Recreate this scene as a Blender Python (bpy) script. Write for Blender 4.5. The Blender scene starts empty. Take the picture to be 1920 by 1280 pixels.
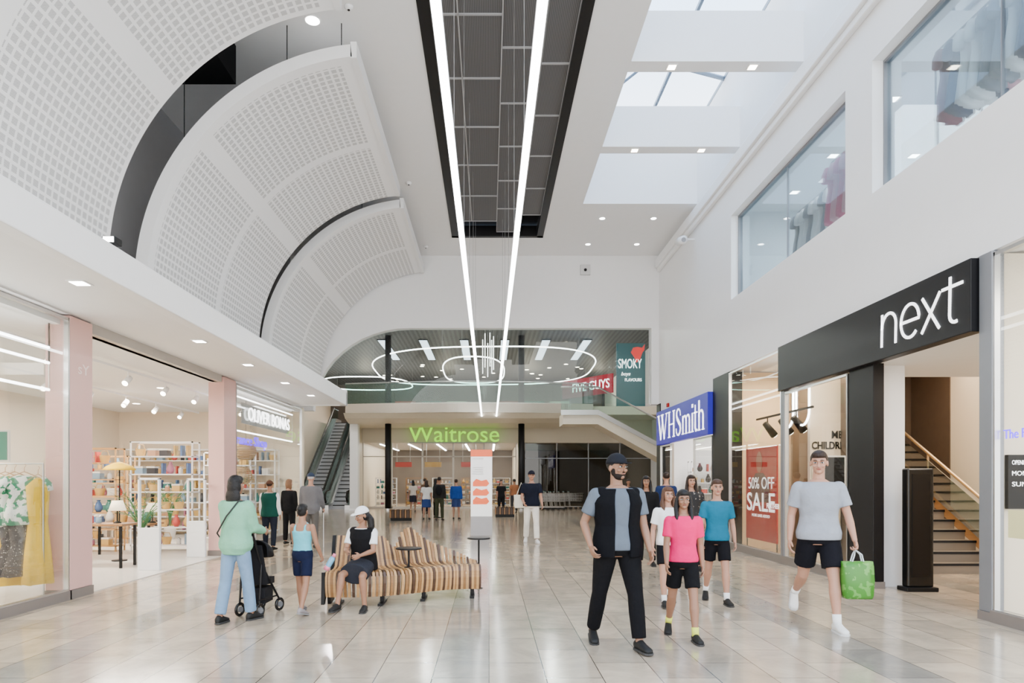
import bpy, math, random
from mathutils import Vector, Matrix
random.seed(7)
S=bpy.context.scene
rad=math.radians
def link(o): S.collection.objects.link(o); return o
KIDS={}
# ---------------------------------------------------------------- materials
def nmath(nt,op,a,b=None,c=None):
    n=nt.nodes.new('ShaderNodeMath'); n.operation=op
    for i,v in enumerate((a,b,c)):
        if v is None: continue
        if isinstance(v,(int,float)): n.inputs[i].default_value=v
        else: nt.links.new(v,n.inputs[i])
    return n.outputs[0]
MC={}
def M(name,col,rough=.5,metal=0,es=0,var=.05,scale=6,bump=0,bscale=30,ecol=None,coat=0,spec=.5):
    if name in MC: return MC[name]
    m=bpy.data.materials.new(name); m.use_nodes=True; nt=m.node_tree
    p=nt.nodes['Principled BSDF']
    tc=nt.nodes.new('ShaderNodeNewGeometry')
    nz=nt.nodes.new('ShaderNodeTexNoise'); nz.inputs['Scale'].default_value=scale; nz.inputs['Detail'].default_value=3
    nt.links.new(tc.outputs['Position'],nz.inputs['Vector'])
    mx=nt.nodes.new('ShaderNodeMix'); mx.data_type='RGBA'
    mx.inputs[6].default_value=[max(0,c*(1-var)) for c in col]+[1]
    mx.inputs[7].default_value=[min(1,c*(1+var)) for c in col]+[1]
    nt.links.new(nz.outputs['Fac'],mx.inputs[0]); nt.links.new(mx.outputs[2],p.inputs['Base Color'])
    p.inputs['Roughness'].default_value=rough; p.inputs['Metallic'].default_value=metal; p.inputs['Specular IOR Level'].default_value=spec
    if coat: p.inputs['Coat Weight'].default_value=coat
    if es:
        p.inputs['Emission Color'].default_value=list(ecol or col)+[1]; p.inputs['Emission Strength'].default_value=es
    if bump:
        n2=nt.nodes.new('ShaderNodeTexNoise'); n2.inputs['Scale'].default_value=bscale; n2.inputs['Detail'].default_value=4
        nt.links.new(tc.outputs['Position'],n2.inputs['Vector'])
        b=nt.nodes.new('ShaderNodeBump'); b.inputs['Strength'].default_value=bump; b.inputs['Distance'].default_value=.02
        nt.links.new(n2.outputs['Fac'],b.inputs['Height']); nt.links.new(b.outputs[0],p.inputs['Normal'])
    MC[name]=m; return m
def glassmat(name,col,refl=1.0,mn=0.0,ior=1.3):
    m=bpy.data.materials.new(name); m.use_nodes=True; nt=m.node_tree
    nt.nodes.remove(nt.nodes['Principled BSDF']); out=nt.nodes['Material Output']
    t=nt.nodes.new('ShaderNodeBsdfTransparent'); t.inputs[0].default_value=list(col)+[1]
    g=nt.nodes.new('ShaderNodeBsdfGlossy'); g.inputs['Roughness'].default_value=.01
    f=nt.nodes.new('ShaderNodeFresnel'); f.inputs[0].default_value=ior
    k=nmath(nt,'MULTIPLY_ADD',f.outputs[0],refl,mn)
    mx=nt.nodes.new('ShaderNodeMixShader'); nt.links.new(k,mx.inputs[0]); nt.links.new(t.outputs[0],mx.inputs[1]); nt.links.new(g.outputs[0],mx.inputs[2])
    nt.links.new(mx.outputs[0],out.inputs[0]); return m
def stripemat(name,c1,c2,period,axis='X',duty=.5,rough=.6):
    m=bpy.data.materials.new(name); m.use_nodes=True; nt=m.node_tree; p=nt.nodes['Principled BSDF']
    g=nt.nodes.new('ShaderNodeNewGeometry'); s=nt.nodes.new('ShaderNodeSeparateXYZ'); nt.links.new(g.outputs['Position'],s.inputs[0])
    fr=nmath(nt,'FRACT',nmath(nt,'DIVIDE',s.outputs[axis],period)); k=nmath(nt,'LESS_THAN',fr,duty)
    mx=nt.nodes.new('ShaderNodeMix'); mx.data_type='RGBA'; mx.inputs[6].default_value=list(c1)+[1]; mx.inputs[7].default_value=list(c2)+[1]
    nt.links.new(k,mx.inputs[0]); nt.links.new(mx.outputs[2],p.inputs['Base Color']); p.inputs['Roughness'].default_value=rough
    return m
def printmat(name,c1,c2,scale,th,rough=.8):
    m=bpy.data.materials.new(name); m.use_nodes=True; nt=m.node_tree; p=nt.nodes['Principled BSDF']
    g=nt.nodes.new('ShaderNodeNewGeometry'); n=nt.nodes.new('ShaderNodeTexNoise'); n.inputs['Scale'].default_value=scale; n.inputs['Detail'].default_value=1.5
    nt.links.new(g.outputs['Position'],n.inputs['Vector']); k=nmath(nt,'GREATER_THAN',n.outputs['Fac'],th)
    mx=nt.nodes.new('ShaderNodeMix'); mx.data_type='RGBA'; mx.inputs[6].default_value=list(c1)+[1]; mx.inputs[7].default_value=list(c2)+[1]
    nt.links.new(k,mx.inputs[0]); nt.links.new(mx.outputs[2],p.inputs['Base Color']); p.inputs['Roughness'].default_value=rough
    return m
def perfmat():
    m=bpy.data.materials.new('perforated_plaster'); m.use_nodes=True; nt=m.node_tree; p=nt.nodes['Principled BSDF']
    uv=nt.nodes.new('ShaderNodeUVMap'); s=nt.nodes.new('ShaderNodeSeparateXYZ'); nt.links.new(uv.outputs[0],s.inputs[0])
    x,y=s.outputs['X'],s.outputs['Y']
    def fr(v,per): return nmath(nt,'FRACT',nmath(nt,'DIVIDE',v,per))
    m1=nmath(nt,'GREATER_THAN',fr(x,2.75),.1); m2=nmath(nt,'GREATER_THAN',fr(y,2.75),.07)
    b1=nmath(nt,'LESS_THAN',fr(x,.125),.66); b2=nmath(nt,'LESS_THAN',fr(y,.125),.70)
    k=nmath(nt,'MULTIPLY',nmath(nt,'MULTIPLY',m1,m2),nmath(nt,'MULTIPLY',b1,b2))
    st=nmath(nt,'LESS_THAN',fr(nmath(nt,'ADD',x,y),.0208),.5)
    k2=nmath(nt,'MULTIPLY',k,nmath(nt,'MULTIPLY_ADD',st,.6,.4))
    mx=nt.nodes.new('ShaderNodeMix'); mx.data_type='RGBA'; mx.inputs[6].default_value=(.88,.88,.88,1); mx.inputs[7].default_value=(.40,.40,.40,1)
    nt.links.new(k2,mx.inputs[0]); nt.links.new(mx.outputs[2],p.inputs['Base Color']); p.inputs['Roughness'].default_value=.7
    return m
def floormat():
    m=bpy.data.materials.new('stone_tiles'); m.use_nodes=True; nt=m.node_tree; p=nt.nodes['Principled BSDF']
    g=nt.nodes.new('ShaderNodeNewGeometry'); s=nt.nodes.new('ShaderNodeSeparateXYZ'); nt.links.new(g.outputs['Position'],s.inputs[0])
    c=nt.nodes.new('ShaderNodeCombineXYZ'); nt.links.new(s.outputs['Y'],c.inputs[0]); nt.links.new(s.outputs['X'],c.inputs[1])
    b=nt.nodes.new('ShaderNodeTexBrick'); nt.links.new(c.outputs[0],b.inputs['Vector'])
    b.offset=.5; b.offset_frequency=2; b.inputs['Scale'].default_value=1; b.inputs['Brick Width'].default_value=.9; b.inputs['Row Height'].default_value=.45
    b.inputs['Mortar Size'].default_value=.004; b.inputs['Mortar Smooth'].default_value=.05
    b.inputs['Color1'].default_value=(.56,.455,.335,1); b.inputs['Color2'].default_value=(.395,.325,.245,1); b.inputs['Mortar'].default_value=(.08,.06,.045,1)
    n=nt.nodes.new('ShaderNodeTexNoise'); n.inputs['Scale'].default_value=1.7; n.inputs['Detail'].default_value=9; n.inputs['Roughness'].default_value=.7; n.inputs['Distortion'].default_value=.8
    nt.links.new(g.outputs['Position'],n.inputs['Vector'])
    r=nt.nodes.new('ShaderNodeValToRGB'); r.color_ramp.elements[0].position=.34; r.color_ramp.elements[0].color=(.74,.74,.74,1); r.color_ramp.elements[1].position=.62; r.color_ramp.elements[1].color=(1.1,1.08,1.05,1)
    nt.links.new(n.outputs['Fac'],r.inputs[0])
    mx=nt.nodes.new('ShaderNodeMix'); mx.data_type='RGBA'; mx.blend_type='MULTIPLY'; mx.inputs[0].default_value=1
    nt.links.new(b.outputs['Color'],mx.inputs[6]); nt.links.new(r.outputs[0],mx.inputs[7])
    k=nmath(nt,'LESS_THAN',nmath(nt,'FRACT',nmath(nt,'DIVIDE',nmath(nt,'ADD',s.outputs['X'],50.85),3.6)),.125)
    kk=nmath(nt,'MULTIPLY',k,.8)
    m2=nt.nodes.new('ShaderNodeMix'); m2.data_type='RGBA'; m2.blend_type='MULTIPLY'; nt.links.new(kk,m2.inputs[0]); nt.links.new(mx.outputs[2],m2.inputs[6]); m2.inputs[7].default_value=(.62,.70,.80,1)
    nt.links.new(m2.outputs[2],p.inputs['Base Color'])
    rr=nmath(nt,'MULTIPLY_ADD',n.outputs['Fac'],.12,.08); nt.links.new(rr,p.inputs['Roughness'])
    p.inputs['Specular IOR Level'].default_value=.65
    return m
def woodmat(name,col,axis_scale=(1,1,14)):
    m=bpy.data.materials.new(name); m.use_nodes=True; nt=m.node_tree; p=nt.nodes['Principled BSDF']
    g=nt.nodes.new('ShaderNodeNewGeometry'); mp=nt.nodes.new('ShaderNodeMapping'); mp.inputs['Scale'].default_value=axis_scale; nt.links.new(g.outputs['Position'],mp.inputs[0])
    n=nt.nodes.new('ShaderNodeTexNoise'); n.inputs['Scale'].default_value=4; n.inputs['Detail'].default_value=5; nt.links.new(mp.outputs[0],n.inputs['Vector'])
    mx=nt.nodes.new('ShaderNodeMix'); mx.data_type='RGBA'; mx.inputs[6].default_value=[c*.75 for c in col]+[1]; mx.inputs[7].default_value=[min(1,c*1.2) for c in col]+[1]
    nt.links.new(n.outputs['Fac'],mx.inputs[0]); nt.links.new(mx.outputs[2],p.inputs['Base Color']); p.inputs['Roughness'].default_value=.4
    return m
WHITE=M('white_plaster',(.84,.84,.84),.65,var=.02)
WHITE2=M('white_paint_satin',(.86,.86,.86),.45,var=.02)
GREYP=M('grey_plaster',(.45,.45,.46),.7,var=.03)
BLACK=M('matt_black_metal',(.004,.004,.005),.45,spec=.25)
BLACKG=M('gloss_black',(.004,.004,.004),.2,spec=.4)
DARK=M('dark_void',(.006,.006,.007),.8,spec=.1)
STEEL=M('brushed_steel',(.6,.6,.6),.3,1)
GREYM=M('grey_metal_frame',(.22,.23,.25),.4,.4)
WIREM=M('dull_wire',(.25,.25,.25),.6)
PINK=M('pink_panel',(.68,.41,.37),.3,var=.02)
CREAM=M('cream_wall',(.78,.68,.54),.6,var=.02)
BEIGE=M('beige_panel',(.66,.58,.46),.5,var=.02)
PLINTH=M('stone_plinth',(.18,.155,.14),.35)
LAMP=M('lamp_glow',(1,.97,.92),.5,es=30,var=0)
LAMPW=M('warm_lamp_glow',(1,.86,.66),.5,es=25,var=0)
STRIP=M('led_diffuser',(1,1,1),.5,es=15,var=0)
RINGM=M('ring_led',(1,.98,.95),.5,es=10,var=0)
GLASS=glassmat('shop_glass',(.97,.985,.98),.4,0,1.22)
GLASSR=glassmat('display_glass',(.97,.98,.975),.22,0,1.2)
GLASSB=glassmat('bluish_glass',(.82,.90,.94),.5,.02)
GLASSG=glassmat('greenish_glass',(.78,.91,.88),.7,.03)
GLASSD=glassmat('tinted_glass',(.36,.36,.33),.6,.03)
PERF=perfmat(); FLOOR=floormat()
GRILLE=stripemat('dark_grille',(.055,.055,.058),(.12,.12,.125),.028,'X',.5)
BAFFLE=stripemat('dark_baffle_ceiling',(.010,.012,.013),(.05,.053,.056),.25,'X',.5)
WOODL=woodmat('light_wood',(.50,.28,.11)); WOODD=woodmat('dark_wood',(.065,.028,.012)); WOODM=woodmat('mid_wood',(.27,.13,.045))
# ---------------------------------------------------------------- geometry
class G:
    def __init__(s): s.v=[]; s.f=[]; s.mi=[]; s.cur=0
    def add(s,vs,fs):
        o=len(s.v); s.v+= [Vector(v) for v in vs]
        for f in fs: s.f.append([i+o for i in f]); s.mi.append(s.cur)
        return s
    def box(s,x0,y0,z0,x1,y1,z1,m=None):
        vs=[Vector((x,y,z)) for z in (z0,z1) for y in (y0,y1) for x in (x0,x1)]
        if m: vs=[m@v for v in vs]
        return s.add(vs,[(0,2,3,1),(4,5,7,6),(0,1,5,4),(2,6,7,3),(0,4,6,2),(1,3,7,5)])
    def loft(s,rings,closed=True,caps=True):
        n=len(rings[0]); vs=[p for r in rings for p in r]; fs=[]
        for i in range(len(rings)-1):
            for j in range(n if closed else n-1):
                k=(j+1)%n; fs.append((i*n+j,i*n+k,(i+1)*n+k,(i+1)*n+j))
        if caps: fs.append(tuple(range(n-1,-1,-1))); b=(len(rings)-1)*n; fs.append(tuple(range(b,b+n)))
        return s.add(vs,fs)
    def tube(s,pts,rr,n=8,caps=True,loop=False):
        pts=[Vector(p) for p in pts]; 
        if not isinstance(rr,(list,tuple)): rr=[rr]*len(pts)
        rings=[]; N=len(pts); prev=None
        for i,p in enumerate(pts):
            if loop: d=(pts[(i+1)%N]-pts[i-1])
            else: d=(pts[min(i+1,N-1)]-pts[max(i-1,0)])
            if d.length<1e-7: d=Vector((0,0,1))
            d.normalize()
            if prev is None:
                a=Vector((0,0,1)) if abs(d.z)<.9 else Vector((1,0,0)); u=d.cross(a).normalized()
            else: u=(prev-d*prev.dot(d)).normalized()
            prev=u; w=d.cross(u)
            rings.append([p+(u*math.cos(t)+w*math.sin(t))*rr[i] for t in [2*math.pi*k/n for k in range(n)]])
        if loop: rings.append(rings[0]); caps=False
        return s.loft(rings,True,caps)
    def sph(s,c,r,n=12,m=8,R=None):
        if isinstance(r,(int,float)): r=(r,r,r)
        c=Vector(c); rings=[]
        for i in range(m+1):
            ph=math.pi*(i/m); ph=min(max(ph,.02),math.pi-.02)
            ring=[]
            for k in range(n):
                t=2*math.pi*k/n; v=Vector((r[0]*math.sin(ph)*math.cos(t),r[1]*math.sin(ph)*math.sin(t),-r[2]*math.cos(ph)))
                if R: v=R@v
                ring.append(c+v)
            rings.append(ring)
        return s.loft(rings)
    def cap(s,a,b,ra,rb,n=12):
        s.tube([a,b],[ra,rb],n); s.sph(a,ra,n,6); s.sph(b,rb,n,6); return s
    def lathe(s,prof,c,n=20):
        c=Vector(c); return s.loft([[c+Vector((r*math.cos(t),r*math.sin(t),z)) for t in [2*math.pi*k/n for k in range(n)]] for r,z in prof])
    def prism(s,poly,mtx,d0,d1):
        a=[mtx@Vector((p[0],p[1],d0)) for p in poly]; b=[mtx@Vector((p[0],p[1],d1)) for p in poly]
        return s.loft([a,b])
    def ribbon(s,mt,pts,ws,d,sx=1,sy=1,sh=0):
        P=[Vector((p[0]*sx+p[1]*sy*sh,p[1]*sy)) for p in pts]
        if not isinstance(ws,(list,tuple)): ws=[ws]*len(P)
        ws=list(ws)+[ws[-1]]*20
        rings=[]
        for i,p in enumerate(P):
            t=P[min(i+1,len(P)-1)]-P[max(i-1,0)]; t.normalize(); n=Vector((-t.y,t.x))*ws[i]*.5; a=p+n; b=p-n
            rings.append([mt@Vector((a.x,a.y,0)),mt@Vector((b.x,b.y,0)),mt@Vector((b.x,b.y,d)),mt@Vector((a.x,a.y,d))])
        return s.loft(rings)
    def disc(s,c,r,h,n=20): return s.lathe([(r,0),(r,h)],c,n)
    def obj(s,name,mat,par=None,smooth=False,bevel=0,label=None,cat=None,kind=None,group=None,mtx=None,center=True):
        me=bpy.data.meshes.new(name)
        vs=[(mtx@v if mtx else v) for v in s.v]
        off=Vector((0,0,0))
        if par is None and center and vs:
            xs=[v.x for v in vs]; ys=[v.y for v in vs]; zs=[v.z for v in vs]
            off=Vector(((min(xs)+max(xs))/2,(min(ys)+max(ys))/2,min(zs))); vs=[v-off for v in vs]
        me.from_pydata([tuple(v) for v in vs],[],s.f); me.validate()
        mats=mat if isinstance(mat,(list,tuple)) else [mat]
        for m in mats: me.materials.append(m)
        if len(mats)>1 and len(me.polygons)==len(s.mi): me.polygons.foreach_set('material_index',s.mi)
        if smooth: me.polygons.foreach_set('use_smooth',[True]*len(me.polygons))
        o=link(bpy.data.objects.new(name,me)); o.location=off
        if bevel:
            b=o.modifiers.new('bevel','BEVEL'); b.width=bevel; b.segments=2; b.limit_method='ANGLE'
        meta(o,label,cat,kind,group)
        if par: parent(o,par)
        return o
def meta(o,label=None,cat=None,kind=None,group=None):
    if label: o['label']=label
    if cat: o['category']=cat
    if kind: o['kind']=kind
    if group: o['group']=group
def parent(o,par):
    o.parent=par; o.matrix_parent_inverse=Matrix.Translation(-WL[par.name]); KIDS.setdefault(par.name,[]).append(o)
WL={}
def E(name,loc,label,cat,group=None):
    o=link(bpy.data.objects.new(name,None)); o.location=loc; o.empty_display_size=.1; WL[o.name]=Vector(loc); meta(o,label,cat,None,group); return o
def dup(o,d=(0,0,0),rz=0,label=None,top=True,sc=None):
    n=o.copy(); link(n)
    if top:
        n.location=o.location+Vector(d)
        if rz: n.rotation_euler=(0,0,rz)
        if sc: n.scale=(sc,sc,sc) if isinstance(sc,(int,float)) else sc
    if label: n['label']=label
    for c in KIDS.get(o.name,[]):
        inv=c.matrix_parent_inverse.copy()
        k=dup(c,top=False); k.parent=n; k.matrix_parent_inverse=inv; KIDS.setdefault(n.name,[]).append(k)
    return n
def struct(name,mat,x0,y0,z0,x1,y1,z1,bevel=0):
    return G().box(x0,y0,z0,x1,y1,z1).obj(name,mat,kind='structure',bevel=bevel)
def bx(name,mat,par,x0,y0,z0,x1,y1,z1,bevel=0,**k):
    return G().box(x0,y0,z0,x1,y1,z1).obj(name,mat,par=par,bevel=bevel,**k)
FR={'R':(Vector((0,-1,0)),Vector((0,0,1)),Vector((-1,0,0))),'L':(Vector((0,1,0)),Vector((0,0,1)),Vector((1,0,0))),'F':(Vector((1,0,0)),Vector((0,0,1)),Vector((0,-1,0)))}
def fmtx(org,face):
    X,Y,Z=FR[face] if isinstance(face,str) else face
    m=Matrix.Identity(4)
    for i in range(3): m[i][0]=X[i]; m[i][1]=Y[i]; m[i][2]=Z[i]; m[i][3]=org[i]
    return m
def text(name,body,org,w,h,face,mat,depth=.02,par=None,shear=0,offset=0,**k):
    cu=bpy.data.curves.new(name,'FONT'); cu.body=body; cu.size=1; cu.extrude=.5; cu.shear=shear; cu.offset=offset; cu.resolution_u=4
    o=link(bpy.data.objects.new('tmp',cu)); dg=bpy.context.evaluated_depsgraph_get(); dg.update()
    me=bpy.data.meshes.new_from_object(o.evaluated_get(dg)); bpy.data.objects.remove(o)
    xs=[v.co.x for v in me.vertices]; ys=[v.co.y for v in me.vertices]
    x0,x1,y0,y1=min(xs),max(xs),min(ys),max(ys); mt=fmtx(org,face)
    sx=w/(x1-x0); sy=h/(y1-y0)
    g=G(); g.v=[mt@Vector(((v.co.x-x0)*sx,(v.co.y-y0)*sy,(v.co.z+.5)*depth)) for v in me.vertices]; g.f=[list(p.vertices) for p in me.polygons]; g.mi=[0]*len(g.f)
    return g.obj(name,mat,par=par,**k)
def area(loc,sx,sy,pw,col=(1,1,1),rot=(0,0,0)):
    l=bpy.data.lights.new('interior_fill_light','AREA'); l.shape='RECTANGLE'; l.size=sx; l.size_y=sy; l.energy=pw*2.2; l.color=col  # fill light added to brighten shop interiors, not a modelled fixture
    o=link(bpy.data.objects.new('interior_fill_light',l)); o.location=loc; o.rotation_euler=rot; return o
def point(loc,pw,col=(1,1,1),r=.06):
    l=bpy.data.lights.new('court_fill_light','POINT'); l.energy=pw*2.6; l.color=col; l.shadow_soft_size=r  # fill light added to brighten the court
    o=link(bpy.data.objects.new('court_fill_light',l)); o.location=loc; return o

# ================================================================ SHELL
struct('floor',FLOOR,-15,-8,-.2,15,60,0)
CZ=9.0
CEILM=WHITE
struct('ceiling',CEILM,-6.6,2,CZ,-1.13,22.5,CZ+.15)
struct('ceiling',CEILM,1.64,2,CZ,2.52,22.5,CZ+.15)
struct('ceiling',CEILM,-1.13,20.8,CZ,1.64,22.5,CZ+.15)
struct('ceiling',CEILM,2.52,18.3,CZ,5.9,22.5,CZ+.15)
RX=5.6
struct('wall_right',WHITE,RX,2,4.12,RX+.3,22.7,5.76)
struct('wall_right',WHITE,RX,2,7.7,RX+.3,22.7,8.75)
struct('wall_right',WHITE,RX,9.98,5.76,RX+.3,10.73,7.7)
struct('wall_right',WHITE,RX,15.8,5.76,RX+.3,22.7,7.7)
struct('wall_right',WHITE,RX-.02,2,8.75,RX+.3,22.5,11.2)
struct('trim_1',WHITE2,RX-.16,2,8.55,RX,22.4,8.82,.02)
struct('trim_2',WHITE2,RX-.10,2,8.42,RX,22.4,8.55,.02)
struct('wall_skylight_left',WHITE,2.4,2,CZ+.15,2.52,18.4,11.2)
struct('wall_skylight_far',WHITE,2.4,18.3,CZ+.15,5.9,18.45,10.7)
for i,(a,b) in enumerate(((9.0,9.32),(12.1,12.42),(15.18,15.5))):
    struct('trim_%d'%(3+i),WHITE2,2.52,a,CZ,RX-.02,b,CZ+.9)
sk=G()
for i in range(6):
    y=2.5+i*2.9; sk.tube([(2.5,y,10.5),(5.7,y+2.2,11.15)],.05,6); sk.tube([(2.5,y+2.2,10.52),(4.1,y,10.85)],.03,6)
for x,z in ((2.55,10.5),(4.1,10.82),(5.6,11.12)): sk.box(x-.03,2,z-.03,x+.03,18.4,z+.05)
sk.obj('window_1',M('glazing_bar',(.16,.21,.27),.4),kind='structure')
pts=[(-6.6,9.15),(RX+.3,9.15),(RX+.3,4.1),(5.36,4.1),(5.36,6.62),(-2.6,6.62)]
arcp=[]
for k in range(1,13):
    t=math.pi/2*k/12; arcp.append((-2.6-3.2*math.sin(t),3.9+2.72*math.cos(t)))
pts+=arcp; pts.append((-6.6,3.9))
G().prism(pts,fmtx((0,22.8,0),'F'),0,.3).obj('wall_far',WHITE,kind='structure')
e=E('arched_glass_screen',(0,22.7,4.15),'greenish glass screen filling the arched opening','window')
G().prism([(5.36,4.15),(5.36,6.62),(-2.6,6.62)]+[p for p in arcp if p[1]>4.15]+[(-5.79,4.15)],fmtx((0,22.7,0),'F'),0,.012).obj('glass',glassmat('clear_screen',(.92,.97,.96),.5,.015),par=e)
G().tube([(5.33,22.68,4.15),(5.33,22.68,6.6)],.02,6).obj('edge_strip',STEEL,par=e)
struct('wall_left',GREYP,-6.7,2,3.8,-6.55,22.5,9)
struct('ceiling',WHITE,-6.55,2,3.76,-4.2,19.6,3.86)
struct('trim_6',WHITE2,-4.28,2,3.74,-4.1,19.7,4.13,.015)
struct('trim_7',WHITE2,-4.6,2,4.13,-4.2,19.7,4.2,.01)
struct('trim_8',WHITE2,-6.5,19.6,3.74,-4.1,19.75,4.2,.01)
def vault(y0,y1,a0=96,a1=187,lab=''):
    cx,cz,ri,ro=-1.83,4.74,3.70,3.90; N=64
    vs=[];
    for i in range(N+1):
        a=rad(a0+(a1-a0)*i/N)
        for r in (ri,ro):
            for y in (y0,y1): vs.append((cx+r*math.cos(a),y,cz+r*math.sin(a)))
    fs=[];mi=[]
    for i in range(N):
        b=i*4;n=b+4
        fs+=[(b,n,n+1,b+1),(b+2,b+3,n+3,n+2),(b,b+2,n+2,n),(b+1,n+1,n+3,b+3)]; mi+=[0,1,1,1]
    fs+=[(0,1,3,2),(N*4,N*4+2,N*4+3,N*4+1)]; mi+=[1,1]
    me=bpy.data.meshes.new('vaulted_ceiling_panel'); me.from_pydata(vs,[],fs); me.materials.append(PERF); me.materials.append(WHITE2)
    me.polygons.foreach_set('material_index',mi)
    uv=me.uv_layers.new(name='UVMap')
    for p in me.polygons:
        for li,vi in zip(p.loop_indices,p.vertices):
            i=vi//4; uv.data[li].uv=(rad((a1-a0)*i/N)*ri+.05, me.vertices[vi].co.y-y0-.02)
    o=link(bpy.data.objects.new('vaulted_ceiling_panel',me)); meta(o,lab,'ceiling panel',None,'curved acoustic ceiling panels')
    return o
vault(1.6,9.93,lab='curved white perforated acoustic panel over the shopfronts')
vault(11.03,16.4,lab='curved white perforated acoustic panel hung on rods')
vault(17.1,22.4,lab='curved white perforated acoustic panel beside the end wall')
for y0,y1 in ((1.6,9.93),(11.03,16.4),(17.1,22.4)):
    bx('panel_edge_rail',WHITE2,None,-2.24,y0,8.40,-2.14,y1,8.66,label='white edge rail along the curved ceiling panel',cat='ceiling trim')
for (x,y) in ((-3.3,11.15),(-2.4,11.1),(-5.0,11.2),(-3.2,17.2)):
    G().tube([(x,y,CZ),(x,y,4.74+math.sqrt(3.9**2-(x+1.83)**2))],.008,6).obj('suspension_rod',BLACK,label='thin steel rod holding a curved ceiling panel',cat='rod')
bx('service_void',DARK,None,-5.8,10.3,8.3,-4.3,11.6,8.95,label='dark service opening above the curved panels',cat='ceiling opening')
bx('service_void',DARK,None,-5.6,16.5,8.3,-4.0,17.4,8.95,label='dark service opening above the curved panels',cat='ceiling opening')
struct('trim_9',BLACK,-1.13,2,CZ-.02,-.93,20.8,CZ+.3)
struct('trim_10',BLACK,1.45,2,CZ-.02,1.64,20.8,CZ+.3)
struct('ceiling',DARK,-1.13,2,CZ+.35,1.64,20.8,CZ+.4)
struct('trim_11',BLACK,-1.13,20.65,CZ-.02,1.64,20.8,CZ+.3)
FRAMEG=M('grille_frame',(.34,.34,.35),.4)
cols=[(-.93,-.5,.0),(-.5,.22,.0),(.22,.93,.9),(.93,1.45,.45)]
for ci,(x0,x1,off) in enumerate(cols):
    y=4.0-off
    e=E('ceiling_grille_panel',(x0,y,CZ+.05),'dark grey slatted metal ceiling grille with pale frame','ceiling grille','ceiling grille panels')
    bx('grille_mesh',GRILLE,e,x0+.015,y+.015,CZ+.06,x1-.015,y+1.72,CZ+.09)
    g=G(); y1=y+1.735
    g.box(x0,y,CZ+.04,x0+.012,y1,CZ+.08).box(x1-.012,y,CZ+.04,x1,y1,CZ+.08).box(x0,y,CZ+.04,x1,y+.018,CZ+.08).box(x0,y1-.018,CZ+.04,x1,y1,CZ+.08)
    g.obj('grille_frame',FRAMEG,par=e)
    k=1
    while y+1.74*(k+1)<20.7:
        dup(e,(0,1.74*k,0)); k+=1
for sx in (-.385,.385):
    e=E('linear_pendant_light',(sx,2,5.0),'long white linear LED light hung on thin wires','pendant light','long linear lights')
    bx('diffuser',STRIP,e,sx-.036,1.5,4.98,sx+.036,36,5.03)
    bx('housing',WHITE2,e,sx-.036,1.5,5.03,sx+.036,36,5.08)
    for i in range(5):
        y=7.5+i*3.0
        G().tube([(sx,y,5.08),(sx,y,CZ+.04)],.003,4).obj('suspension_wire',WIREM,par=e)
def downlight(x,y,z,r=.07,sq=False,mat=None,lab='small round recessed ceiling downlight, lit',grp='ceiling downlights'):
    e=E('recessed_downlight',(x,y,z),lab,'downlight',grp)
    if sq:
        G().box(x-r,y-r,z-.012,x+r,y+r,z).obj('trim_plate',WHITE2,par=e); G().box(x-r*.75,y-r*.75,z-.016,x+r*.75,y+r*.75,z-.012).obj('lens',mat or LAMP,par=e)
    else:
        G().disc((x,y,z-.01),r*1.2,.01).obj('trim_ring',WHITE2,par=e); G().disc((x,y,z-.014),r,.004).obj('lens',mat or LAMP,par=e)
    return e
for y in (7.57,10.7,12.86,15.2,17.4): downlight(-4.54,y,3.76,.10,True,lab='square recessed downlight, lit, in the shopfront soffit',grp='soffit downlights')
for x,y in ((4.1,9.15),(5.0,9.15),(3.28,12.26),(4.73,12.26),(3.27,15.34),(4.77,15.34)): downlight(x,y,CZ,.09,True,mat=LAMPW,lab='square downlight set in the white skylight beam',grp='beam downlights')
for x,y in ((3.2,19.3),(4.65,19.3),(3.1,21.4),(4.63,21.4)): downlight(x,y,CZ,.075)
downlight(-2.85,11.02,CZ,.11)
for x,y in ((-2.2,10.7),(-2.0,17.0),(-2.0,21.6)):
    e=E('smoke_detector',(x,y,CZ),'white round smoke detector on the ceiling','smoke detector'); G().lathe([(.07,0),(.07,-.02),(.045,-.05),(.03,-.055)],(x,y,CZ)).obj('detector_body',WHITE2,par=e,smooth=True); G().disc((x,y,CZ-.065),.02,.012).obj('sensor',BLACK,par=e)
# ================================================================ LEFT SHOP
LX=-5.54
SHF=M('shop_floor_pale',(.70,.66,.60),.25)
struct('trim_12',SHF,-11,4,0.0,LX-.02,20.3,.012)
struct('ceiling',WHITE,-11,4,3.62,LX-.1,20.3,3.75)
struct('wall_shop_back',CREAM,-11.1,4,0,-11,20.3,3.7)
struct('wall_shop_end',CREAM,-11.1,20.3,0,LX,20.45,3.75)
struct('wall_shop_near',CREAM,-11.1,4,0,LX,4.1,3.75)
def pane(x,y0,y1,z0,z1,mat=GLASS,lab='clear shopfront glass pane',par=None,th=.012):
    e=E('shop_window',(x,(y0+y1)/2,z0),lab,'window')
    bx('glass',mat,e,x-th/2,y0,z0,x+th/2,y1,z1)
    g=G(); g.box(x-.03,y0-.02,z1-.04,x+.03,y1+.02,z1).box(x-.03,y0-.02,z0-.03,x+.03,y1+.02,z0).box(x-.03,y0-.03,z0,x+.03,y0,z1).box(x-.03,y1,z0,x+.03,y1+.03,z1)
    g.obj('frame',STEEL,par=e); return e
pane(LX,4.2,8.94,.14,3.7); struct('baseboard_left',PLINTH,LX-.08,4.1,0,LX+.04,9.0,.12)
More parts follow.
